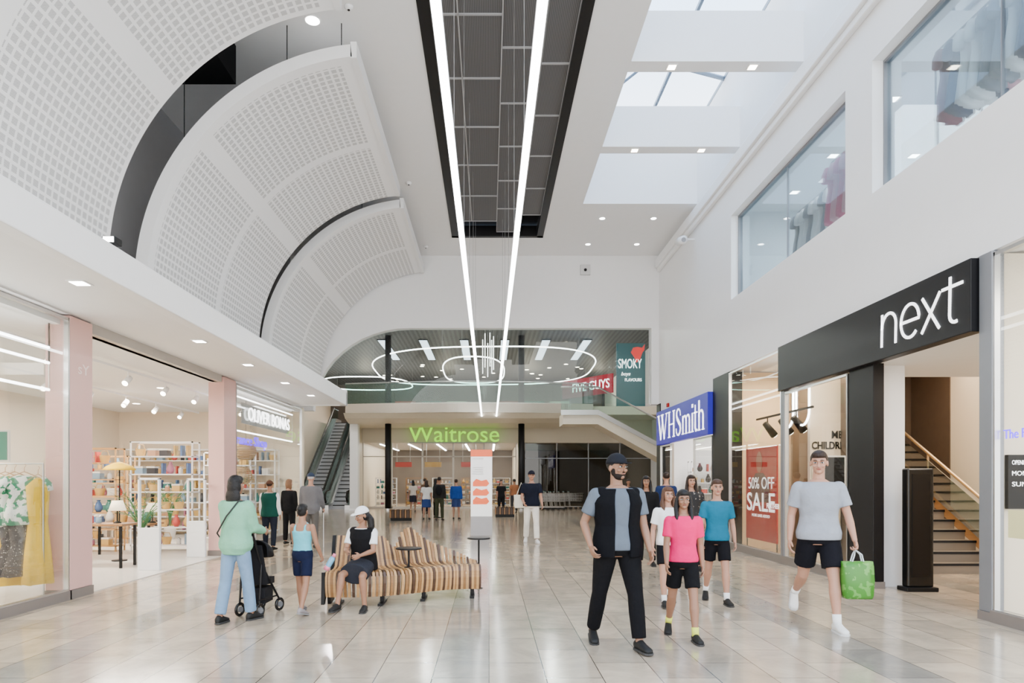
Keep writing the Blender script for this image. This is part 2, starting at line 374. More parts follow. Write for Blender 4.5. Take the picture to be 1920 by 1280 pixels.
pane(LX,14.92,20.1,.14,3.7); struct('baseboard_left',PLINTH,LX-.08,14.87,0,LX+.04,20.2,.12)
def pinkcol(x0,x1,y0,y1):
    e=E('pink_column',((x0+x1)/2,(y0+y1)/2,0),'glossy pink clad shopfront pier with dark foot','column','pink piers')
    bx('cladding',PINK,e,x0,y0,.12,x1,y1,3.74,.01); bx('foot',PLINTH,e,x0-.01,y0-.01,0,x1+.01,y1+.01,.12)
pinkcol(LX-.3,LX+.03,8.98,9.49); pinkcol(LX-.3,LX+.03,14.2,14.87)
struct('trim_13',M('door_track',(.4,.38,.35),.4),LX-.2,9.49,3.62,LX,14.15,3.76)
for y0,y1,z in ((14.95,19.9,3.50),(14.95,19.9,2.72),(5.0,8.9,3.3),(5.0,8.9,3.1),(5,8.9,2.75)):
    e=E('linear_lamp',(LX-.15,y0,z),'slim white tube lamp inside the shop window','lamp'); G().tube([(LX-.2,y0,z),(LX-.2,y1,z)],.018,8).obj('tube',STRIP,par=e)
    for yy in (y0-.03,y1): G().box(LX-.21,yy,z-.01,LX-.195,yy+.02,3.62).obj('hanger',STEEL,par=e)
WSIGN=M('white_sign_letter',(.95,.95,.95),.4,es=5,var=0)
e=E('shop_sign',(LX,15.9,2.95),'white capital lettering of a shop name inside window glass','sign'); text('lettering','OLIVER BONAS',(LX+.03,15.6,2.96),3.2,.30,'L',WSIGN,.02,par=e); bx('backing_strip',M('sign_backing_grey',(.35,.34,.33),.5),e,LX-.06,15.4,2.88,LX-.04,19.0,3.34)
VN=M('violet_neon',(.08,.02,.7),.4,es=5,var=0)
e=E('shop_sign',(LX,16,2.45),'violet glowing lettering behind the window','sign'); text('lettering','grance Shop',(LX-.1,14.98,2.33),2.3,.30,'L',VN,.02,par=e)
e=E('shop_sign',(LX,8,3),'white capital letter on window glass','sign'); text('lettering','S',(LX+.012,7.35,2.95),.32,.42,'L',WSIGN,.02,par=e)
e=E('pier_lettering',(LX+.04,9.1,3),'faint mirrored lettering on the pink pier','sign'); text('lettering','sY',(LX+.032,9.15,3.0),.25,.14,'L',M('pale_pink_letter',(.9,.75,.72),.4),.004,par=e)
for tx in (-6.4,-8.3):
    bx('lighting_track',WHITE2,None,tx-.02,9,3.5,tx+.02,19.5,3.54,label='white ceiling lighting track',cat='lighting track')
e0=E('spotlight',(-6.4,10,3.5),'white adjustable spotlight on a ceiling track','spotlight','track spotlights')
G().tube([(-6.4,10,3.5),(-6.4,10,3.38)],.012).obj('stem',WHITE2,par=e0)
G().tube([(-6.4,10.06,3.40),(-6.4,9.90,3.28)],[.05,.06],14).obj('lamp_head',WHITE2,par=e0,smooth=True)
G().tube([(-6.4,9.899,3.279),(-6.4,9.895,3.276)],[.05,.05],14).obj('lens',LAMPW,par=e0)
for i in range(1,13): dup(e0,(0 if i%2 else -1.9,.7*i,0))
for x in (-7.2,-9.3):
    for y in (6,9,12,15,18): downlight(x,y,3.62,.09,mat=LAMPW,grp='shop downlights')
for y in (7.2,11.5,16): area((-8.2,y,3.45),2.2,1.2,165,(1,.92,.80))
COLS=[(.75,.1,.08),(.1,.2,.45),(.85,.8,.72),(.05,.25,.22),(.8,.5,.15),(.55,.2,.3),(.9,.88,.85),(.03,.03,.04),(.3,.45,.6),(.65,.35,.2)]
IM=[M('goods_%d'%i,[v*.7 for v in c],.5) for i,c in enumerate(COLS)]
PAPER=M('paper',(.75,.72,.66),.8)
def item(kind,x,y,z,m,sc=1):
    if kind=='book':
        e=E('book',(x,y,z),'hardback book standing on a shop shelf','book','goods on shop shelves'); g=G(); g.box(x-.02,y-.08,z,x-.014,y+.08,z+.24).box(x+.014,y-.08,z,x+.02,y+.08,z+.24).box(x-.02,y-.08,z,x+.02,y-.074,z+.24); g.obj('cover',m,par=e); bx('pages',PAPER,e,x-.014,y-.074,z+.004,x+.014,y+.074,z+.234)
    elif kind=='vase':
        e=E('vase',(x,y,z),'glazed ceramic vase on a shop shelf','vase','goods on shop shelves'); G().lathe([(.04,0),(.08,.06),(.085,.12),(.05,.2),(.03,.24),(.045,.27),(.035,.27),(.02,.24)],(x,y,z)).obj('body',m,par=e,smooth=True)
    elif kind=='box':
        e=E('gift_box',(x,y,z),'coloured gift box with lid on a shop shelf','box','goods on shop shelves'); bx('carton',m,e,x-.09,y-.09,z,x+.09,y+.09,z+.13,.005); bx('lid',PAPER,e,x-.095,y-.095,z+.13,x+.095,y+.095,z+.17,.005)
    elif kind=='jar':
        e=E('candle_jar',(x,y,z),'candle jar with lid on a shop shelf','candle','goods on shop shelves'); G().lathe([(.045,0),(.05,.01),(.05,.1),(.045,.11)],(x,y,z)).obj('jar',m,par=e,smooth=True); G().lathe([(.048,0),(.048,.02),(.015,.03),(.015,.045)],(x,y,z+.11)).obj('lid',STEEL,par=e)
    elif kind=='basket':
        e=E('basket',(x,y,z),'woven basket on a shop shelf','basket','goods on shop shelves'); G().lathe([(.08,0),(.11,.14),(.115,.16),(.1,.16),(.07,.02)],(x,y,z)).obj('weave',IM[4],par=e); G().tube([(x-.1,y,z+.15),(x-.06,y,z+.26),(x+.06,y,z+.26),(x+.1,y,z+.15)],.008).obj('handle',IM[4],par=e)
    return e
PROT={}
def put(kind,x,y,z,mi):
    k=(kind,mi)
    if k not in PROT: PROT[k]=item(kind,x,y,z,IM[mi]); return PROT[k]
    o=PROT[k]; return dup(o,Vector((x,y,z))-o.location)
def shelfunit(x0,y0,x1,y1,H,mat,n=5,lab='white open shop shelving unit with goods',fill=True,z0=.12):
    e=E('shelving_unit',((x0+x1)/2,(y0+y1)/2,0),lab,'shelves')
    g=G(); t=.03
    for x in (x0,x1-t):
        for y in (y0,y1-t): g.box(x,y,0,x+t,y+t,H)
    g.box(x0,y0,H-t,x1,y0+t,H).box(x0,y1-t,H-t,x1,y1,H).obj('frame',mat,par=e)
    for i in range(n):
        z=z0+(H-z0-.35)*i/(n-1)
        bx('shelf',mat,e,x0,y0,z,x1,y1,z+.025)
        if fill:
            lx=x1-x0; ly=y1-y0; along_x=lx>ly; L=max(lx,ly); c=.14
            while c<L-.13:
                kd=random.choice(['book','vase','box','jar','basket','book','box']); mi=random.randrange(10)
                px,py=((x0+c),(y0+y1)/2) if along_x else ((x0+x1)/2,y0+c)
                put(kd,px,py,z+.025,mi); c+= {'book':.13,'vase':.22,'box':.24,'jar':.18,'basket':.27}[kd]+random.uniform(.0,.05)
    return e
shelfunit(-8.0,15.2,-6.6,15.6,2.45,WHITE2,6)
shelfunit(-9.3,15.0,-8.2,15.4,2.3,WOODL,6,'light wood shelving unit stacked with goods')
shelfunit(-7.2,17.2,-6.0,17.6,2.3,WHITE2,5)
shelfunit(-10.6,19.8,-6.2,20.2,2.5,WHITE2,6,'long white wall shelving filled with homeware')
shelfunit(-10.3,17.0,-9.0,17.4,2.2,WOODL,6,'light wood shelving unit stacked with goods')
shelfunit(-8.7,12.6,-7.9,13.0,1.5,WHITE2,4,'low white shelving unit with goods')
def table(x0,y0,x1,y1,h,lab):
    e=E('display_table',((x0+x1)/2,(y0+y1)/2,0),lab,'table')
    bx('table_top',WOODM,e,x0,y0,h-.04,x1,y1,h,.006)
    for x in (x0+.04,x1-.08):
        for y in (y0+.04,y1-.08): bx('leg',BLACK,e,x,y,0,x+.04,y+.04,h-.04)
    return e
table(-7.7,12.1,-6.5,12.7,.8,'wood topped display table with lamps and boxes')
for i in range(3): put(['vase','box','jar'][i],-7.55+.23*i,12.4,.8,[6,0,8][i])
table(-8.3,13.9,-6.9,14.5,.7,'wood topped display table with boxes and vases')
for i in range(5): put(['box','vase','basket','box','vase'][i],-8.15+.26*i,14.2,.7,[1,2,4,9,3][i])
table(-7.0,18.2,-5.9,18.9,.75,'low wooden display table with goods')
for i in range(4): put(['vase','box','jar','basket'][i],-6.8+.24*i,18.5,.75,[2,1,9,4][i])
LSH=M('lamp_shade_cream',(.85,.75,.55),.7,es=1.5,var=0)
for lx,ly,lz in ((-6.75,12.4,.8),(-7.0,14.2,.7)):
    e=E('table_lamp',(lx,ly,lz),'table lamp with cream conical shade','lamp','cream table lamps'); G().lathe([(.07,0),(.06,.02),(.015,.04),(.015,.25)],(lx,ly,lz)).obj('base',BLACK,par=e,smooth=True); G().lathe([(.15,0),(.09,.18),(.085,.18),(.145,0)],(lx,ly,lz+.23)).obj('shade',LSH,par=e,smooth=True)
YEL=M('yellow_fabric',(.80,.50,.01),.7,bump=.5,bscale=12); WICK=M('wicker',(.55,.38,.2),.7,bump=.5,bscale=60)
e=E('floor_lamp',(-7.2,13.3,0),'floor lamp with yellow fringed dome shade','lamp'); G().tube([(-7.2,13.3,0.02),(-7.2,13.3,1.85)],.012).obj('pole',BLACK,par=e); G().disc((-7.2,13.3,0.012),.14,.02).obj('base',BLACK,par=e); G().lathe([(.30,0),(.24,.07),(.12,.13),(.02,.16)],(-7.2,13.3,1.78)).obj('shade',YEL,par=e,smooth=True)
for x,y,z in ((-5.95,16.7,2.1),(-6.05,16.7,1.5)):
    e=E('wicker_pendant',(x,y,z),'woven wicker pendant lamp shade','pendant lamp'); g=G()
    for k in range(11):
        zz=z+.04*k; rr=.24*math.sqrt(max(.08,1-((k-5)/6.0)**2)); g.tube([(x+rr*math.cos(t),y+rr*math.sin(t),zz) for t in [2*math.pi*q/20 for q in range(20)]],.014,6,loop=True)
    for q in range(16):
        t=2*math.pi*q/16; g.tube([(x+.24*math.sqrt(max(.08,1-((k-5)/6.0)**2))*math.cos(t),y+.24*math.sqrt(max(.08,1-((k-5)/6.0)**2))*math.sin(t),z+.04*k) for k in range(11)],.007,5)
    g.obj('woven_shade',WICK,par=e,smooth=True); G().tube([(x,y,z+.4),(x,y,2.1 if z<2 else 3.62)],.005,5).obj('cord',BLACK,par=e)
SG=M('gate_plastic',(.86,.87,.88),.3)
for x,y in ((-5.92,11.9),(-6.0,14.0)):
    e=E('security_gate',(x,y,0),'white and clear anti-theft gate at the shop entrance','security gate')
    bx('lower_case',SG,e,x-.19,y-.04,.012,x+.19,y+.04,.75,.01)
    g=G(); g.box(x-.19,y-.035,.75,x-.155,y+.035,1.62).box(x+.155,y-.035,.75,x+.19,y+.035,1.62).box(x-.19,y-.035,1.58,x+.19,y+.035,1.62); g.obj('upper_frame',SG,par=e,bevel=.008)
    bx('clear_panel',GLASS,e,x-.155,y-.006,.75,x+.155,y+.006,1.58)
GRN=M('plant_green',(.04,.14,.04),.5)
def palm(x,y,h,lab):
    e=E('potted_palm',(x,y,0),lab,'plant'); G().lathe([(.12,.01),(.16,.3),(.17,.32),(.14,.32),(.13,.27)],(x,y,0)).obj('pot',IM[6],par=e,smooth=True)
    g=G()
    for i in range(18):
        a=i*2.4; L=h*.45; p=[]
        for k in range(7):
            t=k/6; p.append(Vector((x+math.cos(a)*L*.7*t*t,y+math.sin(a)*L*.7*t*t,.3+(h-.3)*(t*1.1-.25*t*t*(1+.6*(i%3))))))
        g.tube(p,[.008,.01,.01,.01,.008,.006,.003],4)
        sd=Vector((-math.sin(a),math.cos(a),0))
        for k in range(2,7):
            for s in (-1,1):
                b=p[k]; tp=b+sd*s*.13+(p[k]-p[k-1])*.9+Vector((0,0,-.04)); n=(p[k]-p[k-1]).normalized()*.012
                g.add([b-n,b+n,tp],[(0,1,2)])
    g.obj('fronds',GRN,par=e)
palm(-6.75,13.25,1.5,'leafy palm in a white pot'); palm(-8.6,18.4,1.7,'leafy palm in a pale pot')
def garment(name,lab,x,y,zt,w,L,mats,ang=0,sleeve=True,flare=1.3,hanger=True,grp=None):
    e=E(name,(x,y,zt),lab,'clothing',grp)
    R=Matrix.Translation((x,y,zt))@Matrix.Rotation(ang,4,'Z')
    rings=[]
    prof=[(0,.18,.02),(.03,.5,.035),(.08,.95,.05),(.2,.88,.06),(.42,.78,.055),(.7,1.05,.08),(1,flare,.10)]
    N=28
    for t,r,d in prof:
        rings.append([R@Vector((w/2*r*math.cos(a),d*(1+.35*t*math.sin(7*a))*math.sin(a),-L*t-.01*math.sin(5*a)*t)) for a in [2*math.pi*k/N for k in range(N)]])
    G().loft(rings).obj('cloth',mats,par=e,smooth=True)
    if sleeve:
        for s in (-1,1): G().tube([R@Vector((s*w*.42,0,-.07*L)),R@Vector((s*w*.58,0,-.2*L)),R@Vector((s*w*.62,0,-.32*L))],[.06,.065,.06],10).obj('sleeve',mats,par=e,smooth=True)
    if hanger:
        G().tube([R@Vector((-w*.4,0,-.03)),R@Vector((0,0,.05)),R@Vector((w*.4,0,-.03))],.006).tube([R@Vector((0,0,.05)),R@Vector((0,0,.1)),R@Vector((.02,0,.13)),R@Vector((0,0,.15))],.004).obj('hanger',WOODL,par=e)
    return e
GW=printmat('green_white_print',(.78,.80,.74),(.03,.24,.12),14,.53); BL=M('deep_green',(.03,.18,.13),.7)
YW=printmat('yellow_white_print',(.78,.78,.72),(.75,.45,.02),11,.55)
POLKA=printmat('spotted_brown',(.03,.022,.022),(.5,.45,.4),45,.66)
e=E('clothes_rail',(-6.5,8.75,0),'chrome clothes rail behind the shop window','clothes rail'); G().tube([(-5.68,8.70,.03),(-5.68,8.70,1.78),(-7.5,9.05,1.78),(-7.5,9.05,.03)],.014,8).obj('rail',STEEL,par=e)
for i in range(11):
    px=-5.76-.14*i; py=8.72+.027*i
    if i==0: garment('dress','yellow layered dress on a hanger',px,py,1.60,.30,1.35,YEL,rad(58),False,1.3,grp='clothes on the rail')
    elif i%4==3: garment('blouse','yellow flower printed blouse on a hanger',px,py-.08,1.63,.42,.7,YW,rad(40),True,1.1,grp='clothes on the rail'); garment('skirt','long yellow skirt hung below a blouse',px,py-.08,.95,.36,.72,YEL,rad(40),False,1.5,False,grp='clothes on the rail')
    else: garment('blouse','white and green patterned blouse on a hanger',px,py-.08,1.63,.42,.62,GW,rad(40),True,1.1,grp='clothes on the rail'); garment('skirt','brown spotted skirt hung below a blouse',px,py-.08,1.02,.36,.66,POLKA,rad(40),False,1.4,False,grp='clothes on the rail')
e=E('wall_picture',(-8,10.9,1.8),'green framed picture on a slim stand','picture'); bx('panel',BL,e,-8.4,10.9,1.9,-7.7,10.95,2.35); bx('border',IM[6],e,-8.43,10.91,1.87,-7.67,10.94,2.38); bx('stand',BLACK,e,-8.07,10.92,0,-8.03,10.96,1.9)
# ================================================================ RIGHT SHOPS
def column(x0,x1,y0,y1,z1,mat,lab):
    e=E('shopfront_column',((x0+x1)/2,(y0+y1)/2,0),lab,'column'); bx('shaft',mat,e,x0,y0,.1,x1,y1,z1,.008); bx('foot',PLINTH,e,x0-.01,y0-.01,0,x1+.01,y1+.01,.1); return e
column(RX-.03,RX+.13,9.9,10.57,4.11,BLACK,'black clad shopfront column beside the entrance')
column(RX-.03,RX+.3,15.9,17.0,4.11,BLACK,'black clad shopfront column between two shops')
column(RX-.03,RX+.3,22.25,22.7,4.11,BLACK,'dark column at the end of the shopfronts')
column(RX-.04,RX+.1,7.55,7.75,4.11,GREYM,'grey metal shopfront post')
e=E('shop_sign',(RX,10.4,3.26),'large black fascia sign with white lower case lettering','sign')
bx('sign_board',BLACK,e,RX-.12,7.77,3.26,RX+.05,12.96,4.1,.01)
LW=M('sign_white',(.9,.9,.9),.4,es=3.0,var=0)
mt=fmtx((RX-.12,9.54,3.42),'R'); sw=.038; D=.012
def arc(cx,cy,rx,ry,a0,a1,n=16): return [(cx+rx*math.cos(rad(a0+(a1-a0)*k/n)),cy+ry*math.sin(rad(a0+(a1-a0)*k/n))) for k in range(n+1)]
g=G(); g.ribbon(mt,[(.02,-.0),(.02,.45)],sw,D,sh=.03).ribbon(mt,[(.02,.24)]+arc(.185,.27,.16,.165,180,0)+[(.345,0)],sw,D,sh=.03); g.obj('letter_n',LW,par=e)
g=G(); g.ribbon(mt,[(.46,.225),(.84,.225)]+arc(.65,.225,.19,.215,8,315,28),sw,D,sh=.03); g.obj('letter_e',LW,par=e)
g=G(); g.ribbon(mt,[(.90,.44),(1.24,0)],sw,D,sh=.03).ribbon(mt,[(1.24,.44),(.90,0)],sw,D*.98,sh=.03); g.obj('letter_x',LW,par=e)
g=G(); g.ribbon(mt,[(1.42,.56),(1.42,.12)]+arc(1.52,.11,.10,.10,180,290,8),sw,D,sh=.03).ribbon(mt,[(1.27,.44),(1.64,.44)],sw*.95,D*.98,sh=.03); g.obj('letter_t',LW,par=e)
BD=M('warm_display_wall',(.74,.55,.34),.6,var=.02)
pane(RX,13.05,15.85,.16,4.08,mat=GLASSR,lab='tall display window glass'); struct('baseboard_right',PLINTH,RX-.06,12.9,0,RX+.1,15.9,.15)
pane(RX,10.65,12.85,.16,3.24,mat=GLASSR,lab='display window glass beneath the black sign'); struct('baseboard_right',PLINTH,RX-.06,10.57,0,RX+.1,12.9,.15)
column(RX-.04,RX+.06,12.88,13.02,4.1,GREYM,'slim grey metal window post')
struct('wall_display',BD,7.3,12.6,0,7.4,16,4.1)
struct('wall_display_end',BD,RX+.1,15.95,0,7.4,16.05,4.1)
struct('ceiling',WHITE,RX+.06,4,4.13,13,22.5,4.25)
struct('wall_right_inner',CREAM,13,4,0,13.1,22,4.2)
struct('wall_shop_far',CREAM,7.4,16.4,0,13,16.5,4.2)
RED=M('poster_red',(.36,.006,.005),.5,var=.25,scale=3,spec=.2); WL_=M('poster_white',(.9,.88,.85),.5,es=1.2)
e=E('sale_poster',(5.8,14.5,.3),'red sale poster with white lettering on a stand','poster')
bx('board',RED,e,5.78,13.72,.3,5.81,15.35,2.28)
for yy in (13.70,15.28): G().box(5.79,yy+.02,.05,5.8,yy+.06,.3).box(5.7,yy,.0,5.95,yy+.08,.05).obj('stand_foot',BLACK,par=e)
text('lettering','50% OFF',(5.777,15.2,1.40),1.36,.25,'R',WL_,.003,par=e); text('lettering','SALE',(5.777,15.28,.92),1.48,.40,'R',WL_,.003,par=e,offset=.01); text('lettering','MORE LINES ADDED',(5.777,15.0,.80),.95,.06,'R',WL_,.003,par=e)
fg=G(); fg.prism([(.16*math.cos(t),.23*math.sin(t)) for t in [2*math.pi*k/20 for k in range(20)]],fmtx((5.777,14.6,1.97),'R'),0,.003); fg.obj('portrait_face',M('poster_skin',(.30,.09,.05),.5),par=e)
fg=G(); fg.prism([(-.55,0),(.6,0),(.5,.45),(.2,.62),(-.2,.62),(-.45,.4)],fmtx((5.778,14.6,1.12),'R'),0,.002); fg.obj('portrait_body',M('poster_dark',(.07,.002,.002),.5),par=e)
text('window_lettering','FURTHER',(RX-.008,13.75,1.02),.6,.1,'R',WL_,.003,label='small pale lettering on the window glass',cat='lettering')
e=E('display_screen',(6.4,12.5,1.2),'dark square display panel with pale frame','screen'); bx('panel',BLACK,e,6.15,12.48,1.35,6.5,12.52,2.0); bx('frame',WHITE2,e,6.12,12.5,1.32,6.53,12.54,2.03); bx('stand',BLACK,e,6.3,12.52,0,6.35,12.56,1.35)
for yy,zt in ((14.2,3.95),(13.5,3.95)):
    e=E('neon_tube_light',(6.2,yy,zt),'white neon tube bent in a tall U','light'); p=[(6.2,yy+.28,zt)]; p+=[(6.2,yy+.28*math.cos(t),2.95-.28*math.sin(t)) for t in [math.pi*k/12 for k in range(13)]]; p+=[(6.2,yy-.28,zt)]
    G().tube(p,.022,8).obj('tube',STRIP,par=e,smooth=True)
bx('lighting_track',BLACK,None,6.1,12.9,2.95,6.14,15.6,2.99,label='black lighting track above the display',cat='lighting track')
for i,y in enumerate((15.0,14.2,13.6)):
    e=E('spotlight',(6.12,y,2.9),'black display spotlight on a track','spotlight','display spotlights'); G().tube([(6.12,y,2.95),(6.12,y,2.8)],.015).obj('stem',BLACK,par=e)
    G().tube([(6.05,y-.03,2.83),(6.3,y+.08,2.58)],[.06,.085],16).obj('lamp_head',BLACK,par=e,smooth=True); G().tube([(6.301,y+.081,2.579),(6.304,y+.083,2.576)],.07,16).obj('lens',LAMPW,par=e)
area((6.6,14.2,4.0),1.2,2,120,(1,.78,.52)); area((7.0,11.5,4.0),1.2,1.5,75,(1,.80,.56)); area((9.5,12.5,4.0),3,3,75,(1,.82,.62)); area((6.9,8.6,3.2),1,1,28,(1,.88,.75)); area((8,5.6,4.0),2.5,2,110,(1,.9,.78))
struct('wall_display_mid',CREAM,6.3,13.4,0,7.3,13.5,3.6)
for k in range(5): struct('trim_%d'%(20+k),CREAM,6.33+.19*k,13.36,.2,6.33+.19*k+.15,13.4,1.9)
TXB=M('letter_black',(.003,.003,.003),.5,spec=.1)
text('department_lettering','MEN',(6.72,13.39,2.40),.34,.15,'F',TXB,.01,offset=.02,label='black capital department lettering on the cream wall',cat='lettering')
text('department_lettering',"CHILDREN",(6.33,13.39,2.19),.74,.15,'F',TXB,.01,offset=.02,label='black capital department lettering on the cream wall',cat='lettering')
struct('wall_entrance_reveal',WHITE2,RX+.13,10.1,0,6.15,10.35,3.3)
struct('ceiling',WHITE,RX+.0,7.75,3.27,8.9,11.2,3.32)
downlight(6.6,8.6,3.27,.07,True,mat=LAMPW,grp='entrance downlights'); downlight(7.8,10.2,3.27,.07,True,mat=LAMPW,grp='entrance downlights')
BROWN=M('brown_wall_panel',(.10,.07,.05),.4,var=.15)
st=E('staircase',(7.9,12,0),'stone staircase with brass handrails inside the entrance','staircase')
g=G()
for i in range(14): g.box(7.2,11.5+.28*i,0,8.6,11.5+.28*(i+1)+.001,.17*(i+1))
g.obj('steps',M('stair_stone',(.20,.165,.13),.35),par=st)
g=G()
for i in range(14): g.box(7.2,11.48+.28*i,.17*(i+1)-.035,8.6,11.51+.28*i,.17*(i+1)+.004)
g.obj('step_nosings',BLACK,par=st)
BRASS=M('brass',(.62,.45,.26),.3,.9)
BROWNW=woodmat('orange_wood',(.36,.17,.06))
G().tube([(8.55,11.1,.85),(8.55,11.5,1.05),(8.55,15.4,3.35)],.03,8).tube([(8.55,11.1,.05),(8.55,11.1,.85)],.02,8).tube([(8.55,13.3,1.2),(8.55,13.3,2.1)],.02,8).obj('handrail',BRASS,par=st)
G().tube([(7.25,11.2,.9),(7.25,11.5,1.05),(7.25,15.4,3.35)],.03,8).tube([(7.25,11.2,.05),(7.25,11.2,.9)],.02,8).obj('handrail',BRASS,par=st)
G().loft([[Vector((x,11.35,.25)),Vector((x,11.35,.85)),Vector((x,15.4,3.2)),Vector((x,15.4,2.6))] for x in (8.53,8.545)]).obj('glass_balustrade',GLASSG,par=st)
G().loft([[Vector((x,11.35,.0)),Vector((x,11.35,.22)),Vector((x,15.5,2.72)),Vector((x,15.5,2.4))] for x in (8.6,8.66)]).obj('stringer',BROWNW,par=st)
struct('wall_stair',BROWN,6.9,15.5,0,9.6,15.6,4.2)
struct('wall_stair_panel',BROWN,6.9,13.0,0,7.15,15.5,4.1)
struct('wall_stair_side',CREAM,9.6,10.5,0,9.7,14.2,4.2)
struct('wall_stair_side_panel',BROWN,9.58,14.2,0,9.7,16,4.2)
e=E('security_pedestal',(6.1,9.7,0),'tall glossy black anti-theft pedestal at the entrance','security gate')
bx('case',BLACKG,e,5.92,9.65,.06,6.29,9.8,1.74,.02); bx('base',BLACK,e,5.88,9.6,0,6.33,9.85,.06,.01); bx('front_panel',M('smoked_panel',(.004,.003,.003),.3,spec=.3),e,5.98,9.64,.2,6.23,9.652,1.66)
pane(RX,3.5,7.52,.14,4.08,lab='clear shopfront glass pane with stickers'); struct('baseboard_right',PLINTH,RX-.06,3.4,0,RX+.1,7.55,.13)
struct('wall_shop_right',CREAM,RX+.05,7.62,0,9.5,7.72,4.1)
e=E('shop_sign',(RX+.1,7.4,2.2),'violet lettering imitating a neon sign reflected in the glass','sign'); text('lettering','The Fra',(RX+.06,7.5,2.02),.42,.1,'R',VN,.01,par=e)  # neon reflection in the glass, built as glowing letters
e=E('wall_screen',(5.9,7.5,1.6),'black information screen with white lettering','screen'); bx('case',BLACK,e,5.75,7.56,1.25,6.2,7.61,1.85)
for i,s in enumerate(('OPENING HOURS','MON - SAT','SUNDAY')): text('lettering',s,(5.79,7.558,1.74-.12*i),.36,.05,'F',LW,.003,par=e)
e=E('window_notice',(RX-.02,7.2,1.0),'small yellow notice stuck on the glass','notice'); bx('sheet',M('yellow_notice',(.75,.7,.35),.6),e,RX-.012,7.12,.95,RX-.008,7.35,1.25)
# ---- bookshop
WB=M('blue_sign',(.022,.018,.28),.4,es=.5,ecol=(.03,.02,.42),spec=.2)
struct('wall_bookshop_head',WHITE,RX,17.0,3.76,RX+.2,22.3,4.12)
e=E('shop_sign',(RX,19.6,2.85),'blue fascia sign with large white serif lettering','sign'); bx('sign_board',WB,e,RX-.15,17.02,2.74,RX+.02,22.24,3.80,.01)
mt=fmtx((RX-.15,22.05,2.88),'R'); sX=.97; sY=.78; TK=.105; TN=.035; D=.012
def ser(g,x,y,w=.13): g.ribbon(mt,[(x-w,y),(x+w,y)],.026,D*.95,sX,sY)
def rb(g,p,w): g.ribbon(mt,p,w,D,sX,sY)
g=G(); rb(g,[(.12,1),(.42,0)],TK); rb(g,[(.42,0),(.68,1)],TN); rb(g,[(.56,1),(.86,0)],TK); rb(g,[(.86,0),(1.14,1)],TN); ser(g,.12,.985); ser(g,.6,.985,.17); ser(g,1.14,.985,.12); g.obj('letter_w',LW,par=e)
g=G(); rb(g,[(1.45,0),(1.45,1)],TK); rb(g,[(1.98,0),(1.98,1)],TK); rb(g,[(1.45,.5),(1.98,.5)],.035); [ser(g,x,y) for x in (1.45,1.98) for y in (.015,.985)]; g.obj('letter_h',LW,par=e)
g=G(); rb(g,[(2.70,.72),(2.66,.88),(2.55,.97),(2.42,.97),(2.31,.88),(2.30,.74),(2.38,.62),(2.52,.5),(2.66,.38),(2.70,.24),(2.64,.09),(2.50,.02),(2.36,.04),(2.27,.14),(2.25,.28)],[.03,.04,.04,.05,.07,.09,.11,.12,.11,.09,.07,.05,.04,.04,.03]); g.obj('letter_s',LW,par=e)
g=G(); rb(g,[(2.96,0),(2.96,.66)],TK*.85); rb(g,[(2.96,.45)]+arc(3.12,.48,.16,.17,160,10,8)+[(3.28,.4),(3.28,0)],[.04]*6+[.07]*4+[.09]); rb(g,[(3.28,.45)]+arc(3.44,.48,.16,.17,160,10,8)+[(3.60,.4),(3.60,0)],[.04]*6+[.07]*4+[.09]); [ser(g,x,.015,.11) for x in (2.96,3.28,3.60)]; g.obj('letter_m',LW,par=e)
g=G(); rb(g,[(3.88,0),(3.88,.66)],TK*.85); ser(g,3.88,.015,.11); rb(g,[(3.88,.84),(3.88,.96)],.11); g.obj('letter_i',LW,par=e)
g=G(); rb(g,[(4.14,.9),(4.14,.12),(4.2,.03),(4.32,.05)],[.05,.10,.07,.035]); rb(g,[(4.02,.64),(4.32,.64)],.035); g.obj('letter_t',LW,par=e)
g=G(); rb(g,[(4.48,0),(4.48,1)],TK*.85); rb(g,[(4.48,.45)]+arc(4.65,.48,.17,.17,160,10,8)+[(4.82,.4),(4.82,0)],[.04]*6+[.07]*4+[.09]); [ser(g,x,.015,.11) for x in (4.48,4.82)]; g.obj('letter_h',LW,par=e)
pane(RX,17.1,18.6,.14,2.72,lab='shop window glass beneath the blue sign'); pane(RX,20.8,22.2,.14,2.72,lab='shop window glass beneath the blue sign')
struct('wall_bookshop_far',WHITE,RX,22.3,0,12,22.4,4.1)
area((8,19.5,4.0),3,3,200,(1,.96,.9))
shelfunit(6.4,21.6,9.5,22.0,2.2,WHITE2,6,'white magazine shelving inside the bookshop')
shelfunit(7.2,19.2,8.4,19.6,1.5,WHITE2,4,'low white shelving inside the bookshop')
G().box(RX-.06,21.2,3.88,RX,21.36,4.0).obj('alarm_unit',RED,bevel=.01,label='small red alarm unit on the wall',cat='alarm')
e=E('security_camera',(RX-.2,19.0,8.2),'white bullet security camera on a wall bracket','security camera')
cy=18.6; G().tube([(5.6,cy,8.15),(5.35,cy,8.15),(5.3,cy,8.05)],.03).obj('bracket',WHITE2,par=e); G().tube([(5.25,cy+.3,8.2),(5.2,cy-.35,8.02)],.11,14).obj('camera_body',WHITE2,par=e,smooth=True); G().tube([(5.2,cy-.351,8.02),(5.199,cy-.36,8.018)],.06,14).obj('lens',GREYM,par=e)
e=E('wall_sensor',(3.16,22.45,8.3),'small square white sensor box on the end wall','sensor'); bx('box',M('light_grey_box',(.6,.6,.6),.5),e,3.0,22.4,8.35,3.33,22.5,8.68,.01); G().sph((3.16,22.38,8.5),.05).obj('sensor_dome',BLACK,par=e,smooth=True)
